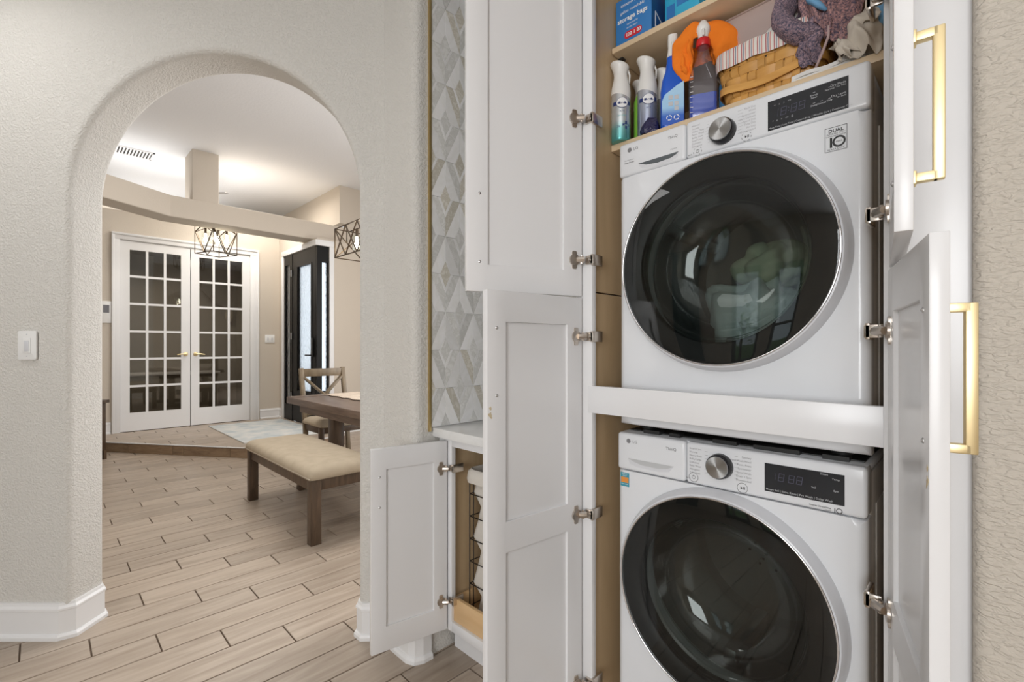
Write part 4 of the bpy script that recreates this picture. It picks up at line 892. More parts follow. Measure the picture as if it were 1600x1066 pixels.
# load in the dryer drum
def blob(center, rad, seed, amp=0.25, freq=9, seg=40, rows_=26, pleat=0.0):
    vs = []
    for i in range(rows_ + 1):
        th = PI * i / rows_
        for k in range(seg):
            ph = 2 * PI * k / seg; d = Vector((math.sin(th) * math.cos(ph), math.sin(th) * math.sin(ph), math.cos(th)))
            p = Vector((d.x * rad[0], d.y * rad[1], d.z * rad[2]))
            s = 1 + amp * noise.noise(p * freq + Vector((seed, 0, 0))) + amp * 0.6 * noise.noise(p * freq * 2.3 + Vector((0, seed, 0)))
            if pleat: s -= pleat * abs(math.sin(ph * 3 + th * 2 + seed + 2 * noise.noise(p * 12)))**4
            vs.append(Vector(center) + p * s)
    return vs, [(i * seg + k, i * seg + (k + 1) % seg, (i + 1) * seg + (k + 1) % seg, (i + 1) * seg + k) for i in range(rows_) for k in range(seg)]
mb = MB(); mb.add(*blob((-0.455, 1.44, 1.335), (0.125, 0.11, 0.105), 3, 0.5, 7, pleat=0.25)); mb.add(*blob((-0.39, 1.42, 1.31), (0.07, 0.08, 0.075), 9, 0.5, 9, pleat=0.3))
tag(mb.build('towel', 'drum_cloth', smooth=70), 'pale grey-green towel bunched inside the upper machine drum', 'towel')
mb = MB().add(*blob((-0.44, 1.48, 1.475), (0.095, 0.09, 0.065), 5, 0.5, 8, pleat=0.2)); tag(mb.build('towel', 'drum_cloth_green', smooth=70), 'olive tinted towel lying on top of the load in the drum', 'towel')

# ------------------------------------------------------------------ shelf goods
SZ = 1.869
def cyl_text(body, size, c, r, z, phi, align='CENTER', bold=0.0, flat=1.0):
    m_ = MB().text(body, size, (0, 0, 0), (1, 0, 0), (0, 1, 0), 0, align, bold=bold)
    m_.v = [(c[0] + (r + 0.0005) * math.cos(phi + v[0] / r), c[1] + (r + 0.0005) * math.sin(phi + v[0] / r), z + v[1]) for v in m_.v]; return m_
def cyl_patch(c, r, phi, z0, z1, wid, oval=False, n_=14, out=0.0003):
    m_ = MB(); 
    if oval:
        P = [(wid / 2 * math.cos(2 * PI * k / 24), (z0 + z1) / 2 + (z1 - z0) / 2 * math.sin(2 * PI * k / 24)) for k in range(24)]
        vs = [(c[0] + (r + out) * math.cos(phi + u / r), c[1] + (r + out) * math.sin(phi + u / r), z) for u, z in P]; cc = (c[0] + (r + out) * math.cos(phi), c[1] + (r + out) * math.sin(phi), (z0 + z1) / 2)
        return m_.add(vs + [cc], [(k, (k + 1) % 24, 24) for k in range(24)])
    vs = []
    for k in range(n_ + 1):
        u = -wid / 2 + wid * k / n_; a = phi + u / r; x, y = c[0] + (r + out) * math.cos(a), c[1] + (r + out) * math.sin(a); vs += [(x, y, z0), (x, y, z1)]
    return m_.add(vs, [(2 * k, 2 * k + 2, 2 * k + 3, 2 * k + 1) for k in range(n_)])
def freshener(x, y, label, m_can, r=0.0290, h=0.160, ht=0.243, text=True, z=SZ, headface=200):
    t = thing('air_freshener_can', label, 'spray can', (x, y, z), group='air freshener cans on the shelf')
    c = (x, y); phi = math.atan2(-y, -x) + R(8)
    MB().lathe([(r * 0.90, z), (r * 0.98, z + 0.003), (r, z + 0.006), (r, z + h * 0.93), (r * 0.95, z + h), (r * 0.80, z + h + 0.004)], c=(x, y, 0), seg=40, cap0=True, cap1=True)
    cn = MB().lathe([(r * 0.90, 0), (r * 0.98, 0.003), (r, 0.006), (r, h * 0.93), (r * 0.95, h), (r * 0.80, h + 0.004)], seg=40, cap0=True, cap1=True).build('can', m_can, t, world=False, smooth=35)
    tp = MB().lathe([(r * 1.0, h * 0.86), (r * 1.015, h * 0.96), (r * 0.95, h * 1.07), (r * 0.78, h * 1.20), (r * 0.70, h * 1.29), (r * 0.74, h * 1.37), (r * 0.90, h * 1.45), (r * 0.99, h * 1.49), (r * 0.93, h * 1.515), (r * 0.70, h * 1.522), (0.0001, h * 1.505)], seg=40)
    ca, sa = math.cos(phi), math.sin(phi); out = []
    for (vx, vy, vz) in tp.v:
        s = (vx * ca + vy * sa) / r; k = max(0, (vz - h * 1.25) / (h * 0.26)); k2 = max(0.0, min(1, (h * 0.97 - vz) / (h * 0.17)))
        side = (-vx * sa + vy * ca) / r
        out.append((vx - ca * k * 0.004 + sa * k * 0.003, vy - sa * k * 0.004 - ca * k * 0.003, vz - side * 0.007 * k - side * 0.010 * k2 * 1.4))
    tp.v = out; hd = tp.build('spray_head', 'pvc_white', t, world=False, smooth=50)
    b0 = phi + R(100)
    MB().tube([(x + math.cos(b0) * r * 0.75, y + math.sin(b0) * r * 0.75, z + h * 1.42), (x + math.cos(b0) * r * 0.98, y + math.sin(b0) * r * 0.98, z + h * 1.32), (x + math.cos(b0) * r * 0.92, y + math.sin(b0) * r * 0.92, z + h * 1.16)], [0.0035, 0.003, 0.002], 8).build('trigger', 'pvc_white', t, smooth=50)
    if text:
        cyl_patch(c, r, phi, z + h * 0.665, z + h * 0.735, 0.060, out=0.0004).build('label_band', 'navy_ink', t, smooth=60)
        cyl_patch(c, r, phi, z + h * 0.60, z + h * 0.80, 0.036, True, out=0.0010).build('label_oval', 'navy_ink', t, smooth=60)
        cyl_patch(c, r, phi, z + h * 0.608, z + h * 0.792, 0.0335, True, out=0.0014).build('label_oval', 'print_white', t, smooth=60)
        q = cyl_text('febreze', 0.0098, c, r + 0.0014, z + h * 0.675, phi); q.v += []; q2 = cyl_text('A I R', 0.007, c, r, z + h * 0.53, phi); q.add(q2.v, q2.f)
        if m_can == 'can_teal':
            q2 = cyl_text('+', 0.042, c, r, z + h * 0.185, phi + R(24), bold=0.0015); q.add(q2.v, q2.f); q2 = cyl_text('2x', 0.011, c, r, z + h * 0.235, phi - R(22)); q.add(q2.v, q2.f)
            cyl_text('gain original', 0.0055, c, r, z + h * 0.45, phi).build('label_lettering', 'teal_ink', t)
        q.build('label_lettering', 'navy_ink', t)
    return t
freshener(-0.7915, 1.268, 'silver and teal air freshener can, leftmost on the shelf edge', 'can_teal')
freshener(-0.7900, 1.395, 'silver and pale air freshener can half hidden behind the two front cans', 'can_plain', ht=0.24, text=False, h=0.155)
freshener(-0.7250, 1.310, 'silver and violet air freshener can behind the small navy pouch', 'can_violet', h=0.163)
freshener(-0.7050, 1.385, 'plain silver air freshener can right behind the blue trigger bottle', 'can_plain', text=False, h=0.155)
gb = thing('cleaner_bottle', 'light green bottle between the two front freshener cans', 'bottle', (-0.757, 1.325, SZ))
MB().lathe([(0.018, 0), (0.0195, 0.004), (0.0195, 0.135), (0.012, 0.155), (0.008, 0.165)], seg=24, cap0=True, cap1=True).build('bottle_body', 'green_plastic', gb, world=False, smooth=50)
MB().lathe([(0.011, 0.163), (0.011, 0.185), (0.009, 0.188)], seg=20, cap1=True).build('cap', 'pvc_white', gb, world=False, smooth=40)
# navy pouch
mb = MB(); rows = []
for i, (wd, dp_, z) in enumerate(((0.050, 0.030, 0.0), (0.056, 0.034, 0.008), (0.052, 0.030, 0.022), (0.040, 0.020, 0.036), (0.028, 0.006, 0.046), (0.024, 0.003, 0.050))):
    rows.append([(a + 0.004 * noise.noise(Vector((a * 90, b_ * 90, i))), b_ + 0.004 * noise.noise(Vector((a * 70, i, b_ * 60))), z + 0.003 * noise.noise(Vector((a * 80, b_ * 80, i * 3)))) for a, b_ in rrect(wd, dp_, dp_ * 0.45, 5)])
m_ = len(rows[0]); mb.add([p for r_ in rows for p in r_], [(i * m_ + k, i * m_ + (k + 1) % m_, (i + 1) * m_ + (k + 1) % m_, (i + 1) * m_ + k) for i in range(5) for k in range(m_)] + [tuple(range(m_)), tuple(range(5 * m_, 6 * m_))])
pch = mb.build('pouch', 'navy_bag', smooth=50); pch.location = (-0.700, 1.278, SZ); pch.rotation_euler = (0, R(8), R(20)); tag(pch, 'small shiny navy pouch on the shelf edge', 'pouch')
def loft(mb, rows_):
    m_ = len(rows_[0]); return mb.add([p for r_ in rows_ for p in r_], [(i * m_ + k, i * m_ + (k + 1) % m_, (i + 1) * m_ + (k + 1) % m_, (i + 1) * m_ + k) for i in range(len(rows_) - 1) for k in range(m_)] + [tuple(range(m_))[::-1], tuple(range((len(rows_) - 1) * m_, len(rows_) * m_))])
def sect(w_, d_, r, z, ox=0, oy=0): return [(a + ox, b_ + oy, z) for a, b_ in rrect(w_, d_, r, 5)]
# blue trigger bottle
bs = thing('spray_bottle', 'blue trigger spray bottle with a pale blue label', 'spray bottle', (-0.640, 1.302, SZ), R(30))
loft(MB(), [sect(0.060, 0.036, 0.012, 0), sect(0.066, 0.040, 0.014, 0.006), sect(0.066, 0.040, 0.014, 0.06), sect(0.066, 0.040, 0.014, 0.115), sect(0.058, 0.036, 0.014, 0.145), sect(0.040, 0.030, 0.012, 0.172), sect(0.032, 0.028, 0.012, 0.200), sect(0.030, 0.027, 0.012, 0.214)]).build('bottle_body', 'blue_plastic', bs, world=False, smooth=45)
MB().prism([(-0.030, 0.010), (0.030, 0.010), (0.030, 0.132), (0.012, 0.122), (-0.022, 0.098), (-0.030, 0.080)], -0.0206, -0.0201, lambda x, y, h: (x, h, y)).build('front_label', 'spray_label', bs, world=False)
hd = MB(); loft(hd, [sect(0.032, 0.028, 0.012, 0.212), sect(0.026, 0.024, 0.010, 0.228), sect(0.024, 0.022, 0.010, 0.240, 0.0), sect(0.026, 0.032, 0.008, 0.254, 0, -0.004), sect(0.026, 0.040, 0.008, 0.268, 0, -0.006), sect(0.018, 0.030, 0.006, 0.272, 0, -0.002)])
hd.build('trigger_head', 'pvc_white', bs, world=False, smooth=45)
MB().tube([(0, -0.014, 0.252), (0, -0.024, 0.240), (0, -0.022, 0.222)], [0.005, 0.004, 0.003], 8).build('trigger', 'pvc_white', bs, world=False, smooth=50)
q = MB()
for i, (u, v) in enumerate(((-0.006, 0.088), (0.010, 0.088), (-0.006, 0.070), (0.010, 0.070), (0.010, 0.056))): q.box(u - 0.006, -0.0212, v - 0.006, u + 0.006, -0.0206, v + 0.006)
q.build('label_squares', 'print_pale', bs, world=False)
q = MB()
for u in (-0.010, 0.010):
    for k in range(3):
        a0 = 2 * PI * k / 3; P = [(u + 0.008 * math.cos(a0 + R(s)), 0.030 + 0.008 * math.sin(a0 + R(s))) for s in (0, 30, 60, 90)] + [(u + 0.0055 * math.cos(a0 + R(s)), 0.030 + 0.0055 * math.sin(a0 + R(s))) for s in (90, 60, 30, 0)]
        q.prism(P, -0.0212, -0.0208, lambda x, y, h: (x, h, y))
q.build('recycling_marks', 'print_white', bs, world=False)
# clear trigger bottle with blue liquid
cs = thing('spray_bottle', 'clear trigger spray bottle with blue liquid and red collar', 'spray bottle', (-0.553, 1.310, SZ), R(24))
loft(MB(), [sect(0.070, 0.052, 0.008, 0), sect(0.074, 0.056, 0.010, 0.006), sect(0.074, 0.056, 0.010, 0.115), sect(0.066, 0.050, 0.012, 0.135), sect(0.044, 0.040, 0.014, 0.165), sect(0.030, 0.030, 0.014, 0.195), sect(0.028, 0.028, 0.0135, 0.215)]).build('bottle_body', 'clear_plastic', cs, world=False, smooth=40)
loft(MB(), [sect(0.066, 0.048, 0.008, 0.003), sect(0.070, 0.052, 0.009, 0.009), sect(0.070, 0.052, 0.009, 0.068)]).build('blue_liquid', 'blue_liquid', cs, world=False, smooth=40)
q = MB()
for k in range(8): q.box(-0.034, -0.0288, 0.018 + k * 0.014, -0.026, -0.0282, 0.0192 + k * 0.014)
q.build('scale_marks', 'print_white', cs, world=False)
MB().lathe([(0.0175, 0.208), (0.0185, 0.210), (0.0185, 0.226), (0.0165, 0.230)], seg=28, cap0=True, cap1=True).build('collar', 'red_plastic', cs, world=False, smooth=40)
q = MB(); loft(q, [sect(0.028, 0.028, 0.013, 0.229), sect(0.026, 0.026, 0.012, 0.236), sect(0.036, 0.032, 0.014, 0.248, 0, -0.004), sect(0.036, 0.034, 0.014, 0.257, 0, -0.005), sect(0.026, 0.026, 0.010, 0.268, 0, -0.005), sect(0.016, 0.016, 0.007, 0.277, 0, -0.005)])
q.build('trigger_head', 'pvc_white', cs, world=False, smooth=45)
MB().tube([(0, -0.014, 0.250), (0, -0.024, 0.242), (0, -0.024, 0.228)], [0.005, 0.004, 0.003], 8).build('trigger', 'pvc_white', cs, world=False, smooth=50)
# third sprayer leaning behind the basket
ts = thing('spray_bottle', 'sky blue and white sprayer top peeking between clear bottle and basket', 'spray bottle', (-0.520, 1.420, SZ), R(20))
loft(MB(), [sect(0.056, 0.036, 0.014, 0), sect(0.060, 0.040, 0.016, 0.005), sect(0.060, 0.040, 0.016, 0.13), sect(0.040, 0.034, 0.014, 0.165), sect(0.038, 0.032, 0.014, 0.185)]).build('bottle_body', 'sky_plastic', ts, world=False, smooth=40)
loft(MB(), [sect(0.036, 0.030, 0.013, 0.184), sect(0.030, 0.026, 0.012, 0.205), sect(0.020, 0.020, 0.009, 0.222)]).build('cap', 'pvc_white', ts, world=False, smooth=40)
# cloths made of folded bands
def band(mb, pts, r, flat, seed, amp=0.008, freq=14, sub=7, seg=20, up=None):
    P = [Vector(p) for p in pts]; out = []; rs = []; n_ = len(P)
    rr = r if isinstance(r, (list, tuple)) else [r] * n_; ff2 = flat if isinstance(flat, (list, tuple)) else [flat] * n_; fs = []
    for i in range(n_ - 1):
        p0, p1, p2, p3 = P[max(i - 1, 0)], P[i], P[i + 1], P[min(i + 2, n_ - 1)]
        for k in range(sub):
            t = k / sub; out.append(0.5 * ((2 * p1) + (-p0 + p2) * t + (2 * p0 - 5 * p1 + 4 * p2 - p3) * t * t + (-p0 + 3 * p1 - 3 * p2 + p3) * t ** 3)); rs.append(rr[i] * (1 - t) + rr[i + 1] * t); fs.append(ff2[i] * (1 - t) + ff2[i + 1] * t)
    out.append(P[-1]); rs.append(rr[-1]); fs.append(ff2[-1])
    q = MB().tube(out, rs, seg, flat=fs, up=up); q.noisy(amp, freq, seed); q.noisy(amp * 0.35, freq * 3, seed + 5); return mb.add(q.v, q.f)
def patch(mb, tl, tr, br, bl, bulge, folds, seed, amp=0.006, thick=0.006, n_=34, along=0.0, hang=0.0, crumple=0.006):
    tl, tr, br, bl = map(Vector, (tl, tr, br, bl)); nn = (tr - tl).cross(bl - tl).normalized()
    if nn.y > 0: nn = -nn
    G = []
    for s_ in (0, 1):
        for j in range(n_ + 1):
            v = j / n_
            for i in range(n_ + 1):
                u = i / n_; p = (tl * (1 - u) + tr * u) * (1 - v) + (bl * (1 - u) + br * u) * v
                q = noise.noise(Vector((u * 2.5, v * 2.0, seed))); q2 = noise.noise(Vector((u * 6, v * 5, seed + 9)))
                edge = min(1, 6 * min(u, 1 - u)) ** 0.5 * min(1, 6 * min(v, 1 - v)) ** 0.5
                h_ = bulge * (math.sin(PI * min(1, max(0, u))) ** 0.6) * (math.sin(PI * (0.08 + 0.88 * v)) ** 0.6)
                h_ += amp * math.sin(2 * PI * (folds * (u + along * v) + 0.55 * q)) * (0.4 + 0.6 * v) + crumple * q2 + crumple * 1.3 * q
                side = Vector((noise.noise(Vector((v * 4, seed, 1))), 0, noise.noise(Vector((u * 4, seed, 2))))) * 0.010
                G.append(p + nn * (h_ - s_ * thick * (0.3 + edge)) + side + Vector((0, 0, -hang * math.sin(PI * u) * v)))
    m_ = n_ + 1; off = m_ * m_; fs = []
    for j in range(n_):
        for i in range(n_): a = j * m_ + i; fs += [(a, a + 1, a + m_ + 1, a + m_), (off + a, off + a + m_, off + a + m_ + 1, off + a + 1)]
    for i in range(n_):
        for a, b_ in ((i, i + 1), (n_ * m_ + i, n_ * m_ + i + 1), (i * m_, (i + 1) * m_), (i * m_ + n_, (i + 1) * m_ + n_)): fs.append((a, b_, off + b_, off + a))
    return mb.add(G, fs)
FC = (0.42, -0.90, -0.10)
oc = MB()
band(oc, [(-0.600, 1.310, 2.000), (-0.606, 1.296, 2.050), (-0.602, 1.288, 2.095), (-0.585, 1.292, 2.122), (-0.552, 1.312, 2.130), (-0.515, 1.330, 2.108), (-0.500, 1.345, 2.070), (-0.510, 1.365, 2.020)], [0.012, 0.026, 0.028, 0.022, 0.022, 0.032, 0.038, 0.020], 0.30, 2, amp=0.008, freq=22, up=FC)
patch(oc, (-0.620, 1.292, 2.120), (-0.578, 1.300, 2.125), (-0.580, 1.305, 2.000), (-0.612, 1.300, 2.030), 0.010, 1.3, 3, amp=0.008)
patch(oc, (-0.555, 1.345, 2.140), (-0.490, 1.352, 2.110), (-0.500, 1.36, 2.030), (-0.548, 1.36, 2.050), 0.012, 2.0, 8, amp=0.008)
patch(oc, (-0.620, 1.37, 2.13), (-0.51, 1.39, 2.13), (-0.52, 1.39, 2.07), (-0.61, 1.37, 2.07), 0.004, 2.2, 13, amp=0.007)
tag(oc.build('cleaning_cloth', 'orange_cloth', smooth=70), 'bright orange cloth draped behind the trigger bottle heads', 'cloth')
# basket
bk = thing('woven_basket', 'honey-coloured woven splint basket with striped fabric liner', 'basket', (-0.385, 1.375, SZ))
def brow(zz, k=1.0, n_=72, grow=0.0):
    t = (zz - SZ) / 0.13; w_ = 0.215 + 0.040 * t + grow; d_ = 0.150 + 0.035 * t + grow; P = rrect(w_, d_, 0.045, 10); L = []; tot = 0
    for i in range(len(P)):
        p, q_ = P[i], P[(i + 1) % len(P)]; L.append((tot, p, q_)); tot += math.dist(p, q_)
    out = []
    for i in range(n_):
        s = tot * i / n_
        for (t0, p, q_) in reversed(L):
            if s >= t0:
                f_ = (s - t0) / max(1e-9, math.dist(p, q_)); out.append((p[0] + (q_[0] - p[0]) * f_, p[1] + (q_[1] - p[1]) * f_)); break
    return out
NST = 18; bx0, by0 = -0.385, 1.375
for ri in range(5):
    za = SZ + 0.004 + ri * 0.0245; zb = za + 0.023; vs = []; n_ = 144
    lo, hi = brow(za, n_=n_), brow(zb, n_=n_)
    for i in range(n_):
        ph = (i / n_ * NST + (ri % 2)) ; wv = math.sin(PI * ph) * 0.0032
        for P, z in ((lo, za), (hi, zb)):
            x, y = P[i]; nn = Vector((x, y)).normalized()
            vs.append((bx0 + x + nn.x * wv, by0 + y + nn.y * wv, z))
        for P, z in ((hi, zb), (lo, za)):
            x, y = P[i]; nn = Vector((x, y)).normalized()
            vs.append((bx0 + x + nn.x * (wv - 0.0018), by0 + y + nn.y * (wv - 0.0018), z))
    fs = [(4 * i + a, 4 * ((i + 1) % n_) + a, 4 * ((i + 1) % n_) + (a + 1) % 4, 4 * i + (a + 1) % 4) for i in range(n_) for a in range(4)]
    MB().add(vs, fs).build('weaver', 'splint', bk, smooth=60)
for s in range(NST * 2):
    f_ = int((s + 0.5) / (NST * 2) * 144); prof = []
    if s % 1: continue
    for k in range(0, 26):
        z = SZ + 0.003 + 0.123 * k / 25; P = brow(z, n_=144); x, y = P[f_ % 144]; nn = Vector((x, y)).normalized(); ri = min(4, int((z - SZ - 0.004) / 0.0245))
        sg_ = math.sin(PI * (f_ / 144 * NST + (ri % 2))); off = -0.0032 * (1 if sg_ > 0 else -1) * 0.9 * abs(math.sin(PI * ((z - SZ - 0.004) % 0.0245) / 0.0245)) ** 0.5
        prof.append((bx0 + x + nn.x * off, by0 + y + nn.y * off, z))
    if True:
        x, y = brow(SZ, n_=144)[f_ % 144]; tq = brow(SZ, n_=144)[(f_ + 1) % 144]; tdir = Vector((tq[0] - x, tq[1] - y, 0)).normalized(); nn = Vector((x, y, 0)).normalized(); vs = []
        for p in prof:
            for a, b_ in ((-1, 1), (1, 1), (1, -1), (-1, -1)): vs.append(Vector(p) + tdir * a * 0.0085 + nn * b_ * 0.0007)
        m2 = len(prof); fs = [(4 * i + a, 4 * i + (a + 1) % 4, 4 * (i + 1) + (a + 1) % 4, 4 * (i + 1) + a) for i in range(m2 - 1) for a in range(4)] + [(3, 2, 1, 0), (4 * m2 - 4, 4 * m2 - 3, 4 * m2 - 2, 4 * m2 - 1)]
        MB().add(vs, fs).build('stake', 'splint', bk)
P = brow(SZ + 0.002); MB().prism([(bx0 + a * 0.98, by0 + b_ * 0.98) for a, b_ in P], SZ + 0.001, SZ + 0.004, lambda x, y, h: (x, y, h)).build('basket_base', 'splint', bk)
# swing handle resting against the front
hp_ = []
Pm = brow(SZ + 0.06, n_=144, grow=0.016)
hv = []
idx = [i for i in range(144)]
front = [i for i in range(144) if Pm[i][1] < 0.03]
front.sort(key=lambda i: Pm[i][0])
for i in front:
    x, y = Pm[i]; u = (x + 0.13) / 0.26; zc = SZ + 0.040 + 0.020 * abs(u - 0.45) ** 1.5 * 3
    nn = Vector((x, y, 0)).normalized(); c0 = Vector((bx0 + x, by0 + y, zc))
    for a, b_ in ((-1, -1), (-1, 1), (1, 1), (1, -1)): hv.append(c0 + Vector((0, 0, a * 0.0095)) + nn * b_ * 0.0014)
m2 = len(front); MB().add(hv, [(4 * i + a, 4 * i + (a + 1) % 4, 4 * (i + 1) + (a + 1) % 4, 4 * (i + 1) + a) for i in range(m2 - 1) for a in range(4)] + [(0, 1, 2, 3), (4 * m2 - 4, 4 * m2 - 3, 4 * m2 - 2, 4 * m2 - 1)]).build('swing_handle', 'splint', bk, smooth=50)
# liner folded over the rim
rows = []
for zz, g, w_ in ((0.095, -0.020, 0.0), (0.13, -0.012, 0.001), (0.148, -0.004, 0.002), (0.155, 0.004, 0.003), (0.150, 0.012, 0.003), (0.136, 0.015, 0.004), (0.118, 0.017, 0.005), (0.106, 0.018, 0.006)):
    P = brow(SZ + min(zz, 0.13), n_=144, grow=g)
    rows.append([(bx0 + a * (1 + 0.4 * w_ * math.sin(i * 0.9)), by0 + b_ * (1 + w_ * 2 * math.sin(i * 0.8 + 1)), SZ + zz + w_ * 0.4 * math.sin(i * 0.35)) for i, (a, b_) in enumerate(P)])
mb = MB(); n_ = 144; mb.add([p for r_ in rows for p in r_], [(i * n_ + k, i * n_ + (k + 1) % n_, (i + 1) * n_ + (k + 1) % n_, (i + 1) * n_ + k) for i in range(len(rows) - 1) for k in range(n_)])
ll = mb.build('fabric_liner', 'liner_stripes', bk, smooth=60); ll['label'] = 'red, grey and cream striped fabric liner'
# things in and on the basket
mb = MB(); band(mb, [(-0.43, 1.37, 1.99), (-0.40, 1.35, 2.045), (-0.365, 1.345, 2.055), (-0.33, 1.35, 2.065), (-0.30, 1.36, 2.04)], [0.018, 0.022, 0.018, 0.026, 0.02], 0.6, 12, amp=0.010, freq=20)
band(mb, [(-0.36, 1.36, 1.90), (-0.36, 1.37, 1.97), (-0.35, 1.37, 2.04)], [0.06, 0.05, 0.03], 0.7, 3)
tag(mb.build('cleaning_cloth', 'white_cloth', smooth=70), 'white rags bundled in the striped basket', 'cloth')
bn = thing('storage_bin', 'clear pinkish plastic bin resting on top of the basket', 'bin', (-0.412, 1.420, 2.050), 0)
tm = Matrix.Translation((-0.412, 1.420, 2.088)) @ Matrix.Rotation(R(-2), 4, 'Y')
ro = [sect(0.195, 0.130, 0.022, -0.036), sect(0.200, 0.135, 0.024, -0.030), sect(0.222, 0.155, 0.028, 0.052), sect(0.232, 0.165, 0.030, 0.053), sect(0.232, 0.165, 0.030, 0.056), sect(0.218, 0.151, 0.026, 0.055), sect(0.195, 0.130, 0.022, -0.030)]
loft(MB(), ro).xf(tm).build('bin_body', 'bin_plastic', bn, smooth=50)
dt = thing('bath_towel', 'plum and charcoal speckled bath towel slumped over the basket end', 'towel', (-0.28, 1.36, 1.95))
mb = MB()
band(mb, [(-0.290, 1.33, 2.125), (-0.325, 1.315, 2.105), (-0.345, 1.300, 2.072), (-0.345, 1.290, 2.034), (-0.322, 1.282, 2.000), (-0.292, 1.276, 1.975), (-0.262, 1.274, 1.965)], [0.016, 0.026, 0.034, 0.044, 0.046, 0.036, 0.016], 0.55, 21, amp=0.008, freq=17, seg=32)
patch(mb, (-0.325, 1.285, 2.000), (-0.255, 1.262, 2.005), (-0.268, 1.282, 1.905), (-0.305, 1.290, 1.905), 0.016, 1.6, 5, amp=0.006)
patch(mb, (-0.345, 1.36, 2.12), (-0.255, 1.34, 2.13), (-0.255, 1.32, 1.96), (-0.34, 1.34, 1.96), 0.02, 1.2, 15, amp=0.006)
mb.build('towel_roll', 'terry', dt, smooth=70)
mb = MB()
patch(mb, (-0.330, 1.325, 2.150), (-0.240, 1.305, 2.120), (-0.240, 1.262, 1.945), (-0.305, 1.275, 2.015), 0.018, 1.4, 31, amp=0.009, crumple=0.009, along=0.35)
patch(mb, (-0.262, 1.315, 2.130), (-0.155, 1.295, 2.090), (-0.214, 1.262, 1.918), (-0.256, 1.270, 1.945), 0.016, 1.5, 44, amp=0.008, crumple=0.007)
mb.build('towel_fold', 'terry_fleck', dt, smooth=70)
MB().tube([(-0.244, 1.252, 1.962), (-0.246, 1.256, 1.940), (-0.258, 1.264, 1.915), (-0.272, 1.276, 1.895), (-0.285, 1.288, 1.880)], 0.0030, 8).build('hem', 'hem', dt, smooth=60)
mb = MB(); band(mb, [(-0.292, 1.290, 2.062), (-0.278, 1.264, 2.040), (-0.262, 1.252, 2.018), (-0.250, 1.262, 2.006)], [0.008, 0.014, 0.012, 0.005], 0.6, 3, amp=0.003)
tag(mb.build('microfibre_cloth', 'blue_cloth', smooth=70), 'light blue cloth peeking out of the top of the speckled towel', 'cloth')
mb = MB(); band(mb, [(-0.150, 1.33, 2.03), (-0.150, 1.295, 1.985), (-0.158, 1.290, 1.950), (-0.170, 1.30, 1.935)], [0.016, 0.020, 0.020, 0.012], 0.6, 6, amp=0.004)
tag(mb.build('microfibre_cloth', 'blue_cloth', smooth=70), 'light blue cloth at the far right between speckled towel and cabinet side', 'cloth')
mb = MB(); band(mb, [(-0.141, 1.34, 2.06), (-0.139, 1.32, 2.00), (-0.143, 1.32, 1.96)], [0.010, 0.012, 0.01], 0.7, 8, amp=0.003)
tag(mb.build('sponge_cloth', 'green_cloth', smooth=70), 'olive green rag squeezed against the right cabinet side', 'cloth')
mb = MB()
patch(mb, (-0.232, 1.300, 1.975), (-0.150, 1.300, 1.985), (-0.152, 1.252, 1.872), (-0.215, 1.256, 1.872), 0.030, 1.7, 61, amp=0.012, crumple=0.004, along=-0.5)
patch(mb, (-0.240, 1.315, 1.945), (-0.185, 1.285, 1.950), (-0.188, 1.246, 1.880), (-0.226, 1.262, 1.880), 0.022, 1.2, 66, amp=0.008, crumple=0.003, along=-0.4)
patch(mb, (-0.255, 1.300, 1.935), (-0.175, 1.280, 1.985), (-0.150, 1.256, 1.945), (-0.220, 1.268, 1.905), 0.016, 1.4, 71, amp=0.007, crumple=0.003)
mb.add(*blob((-0.188, 1.325, 1.918), (0.052, 0.055, 0.045), 11, 0.2, 14))
tag(mb.build('hand_towel', 'beige_cloth', smooth=70), 'beige towel bunched at the right end of the shelf, hanging over its edge', 'towel')
mb = MB()
for k in range(2):
    rows = []
    for i in range(13):
        x = -0.325 + 0.012 * i; rows.append([(x, 1.275 + 0.02 * j + 0.003 * math.sin(i + k), SZ + 0.001 + k * 0.010 + (0.009 if s_ else 0.0) + 0.0015 * math.sin(i * 0.9 + j)) for s_ in (0, 1) for j in (range(11) if not s_ else range(10, -1, -1))])
    m_ = len(rows[0]); mb.add([p for r_ in rows for p in r_], [(i * m_ + q, i * m_ + (q + 1) % m_, (i + 1) * m_ + (q + 1) % m_, (i + 1) * m_ + q) for i in range(12) for q in range(m_)] + [tuple(range(m_)), tuple(range(12 * m_, 13 * m_))])
tag(mb.build('folded_cloth', 'white_cloth', smooth=50), 'flat folded white cloth under the speckled towel', 'cloth')
# boxes on the upper shelf
UZ0 = 2.174
bx = thing('storage_bag_box', 'blue carton of storage bags at the left end of the upper shelf', 'box', (-0.757, 1.36, UZ0))
B(-0.818, 1.282, UZ0, -0.696, 1.44, UZ0 + 0.150).build('carton', 'box_blue', bx, bevel=0.0015)
B(-0.6962, 1.2835, UZ0 + 0.002, -0.6955, 1.4385, UZ0 + 0.148).build('side_print', 'box_blue_dark', bx)
q = MB()
for s, sz, u, v, bo in (('amazon basics', 0.0140, -0.760, 0.124, 0.0), ('gallon resealable', 0.0125, -0.760, 0.102, 0.0), ('storage bags', 0.0205, -0.760, 0.076, 0.0005), ('stand and fill', 0.0075, -0.760, 0.061, 0.0), ('double zipper', 0.0070, -0.760, 0.050, 0.0)):
    q.text(s, sz, (u, 1.282, UZ0 + v), UX, UZ, 0.0006, 'CENTER', bold=bo)
q.build('carton_lettering', 'print_white', bx)
rd = MB().prism([(-0.757 + a, UZ0 + 0.030 + b_) for a, b_ in rrect(0.060, 0.022, 0.010, 5)], 1.2812, 1.2820, lambda x, y, h: (x, h, y)).build('count_badge', 'box_red', bx)
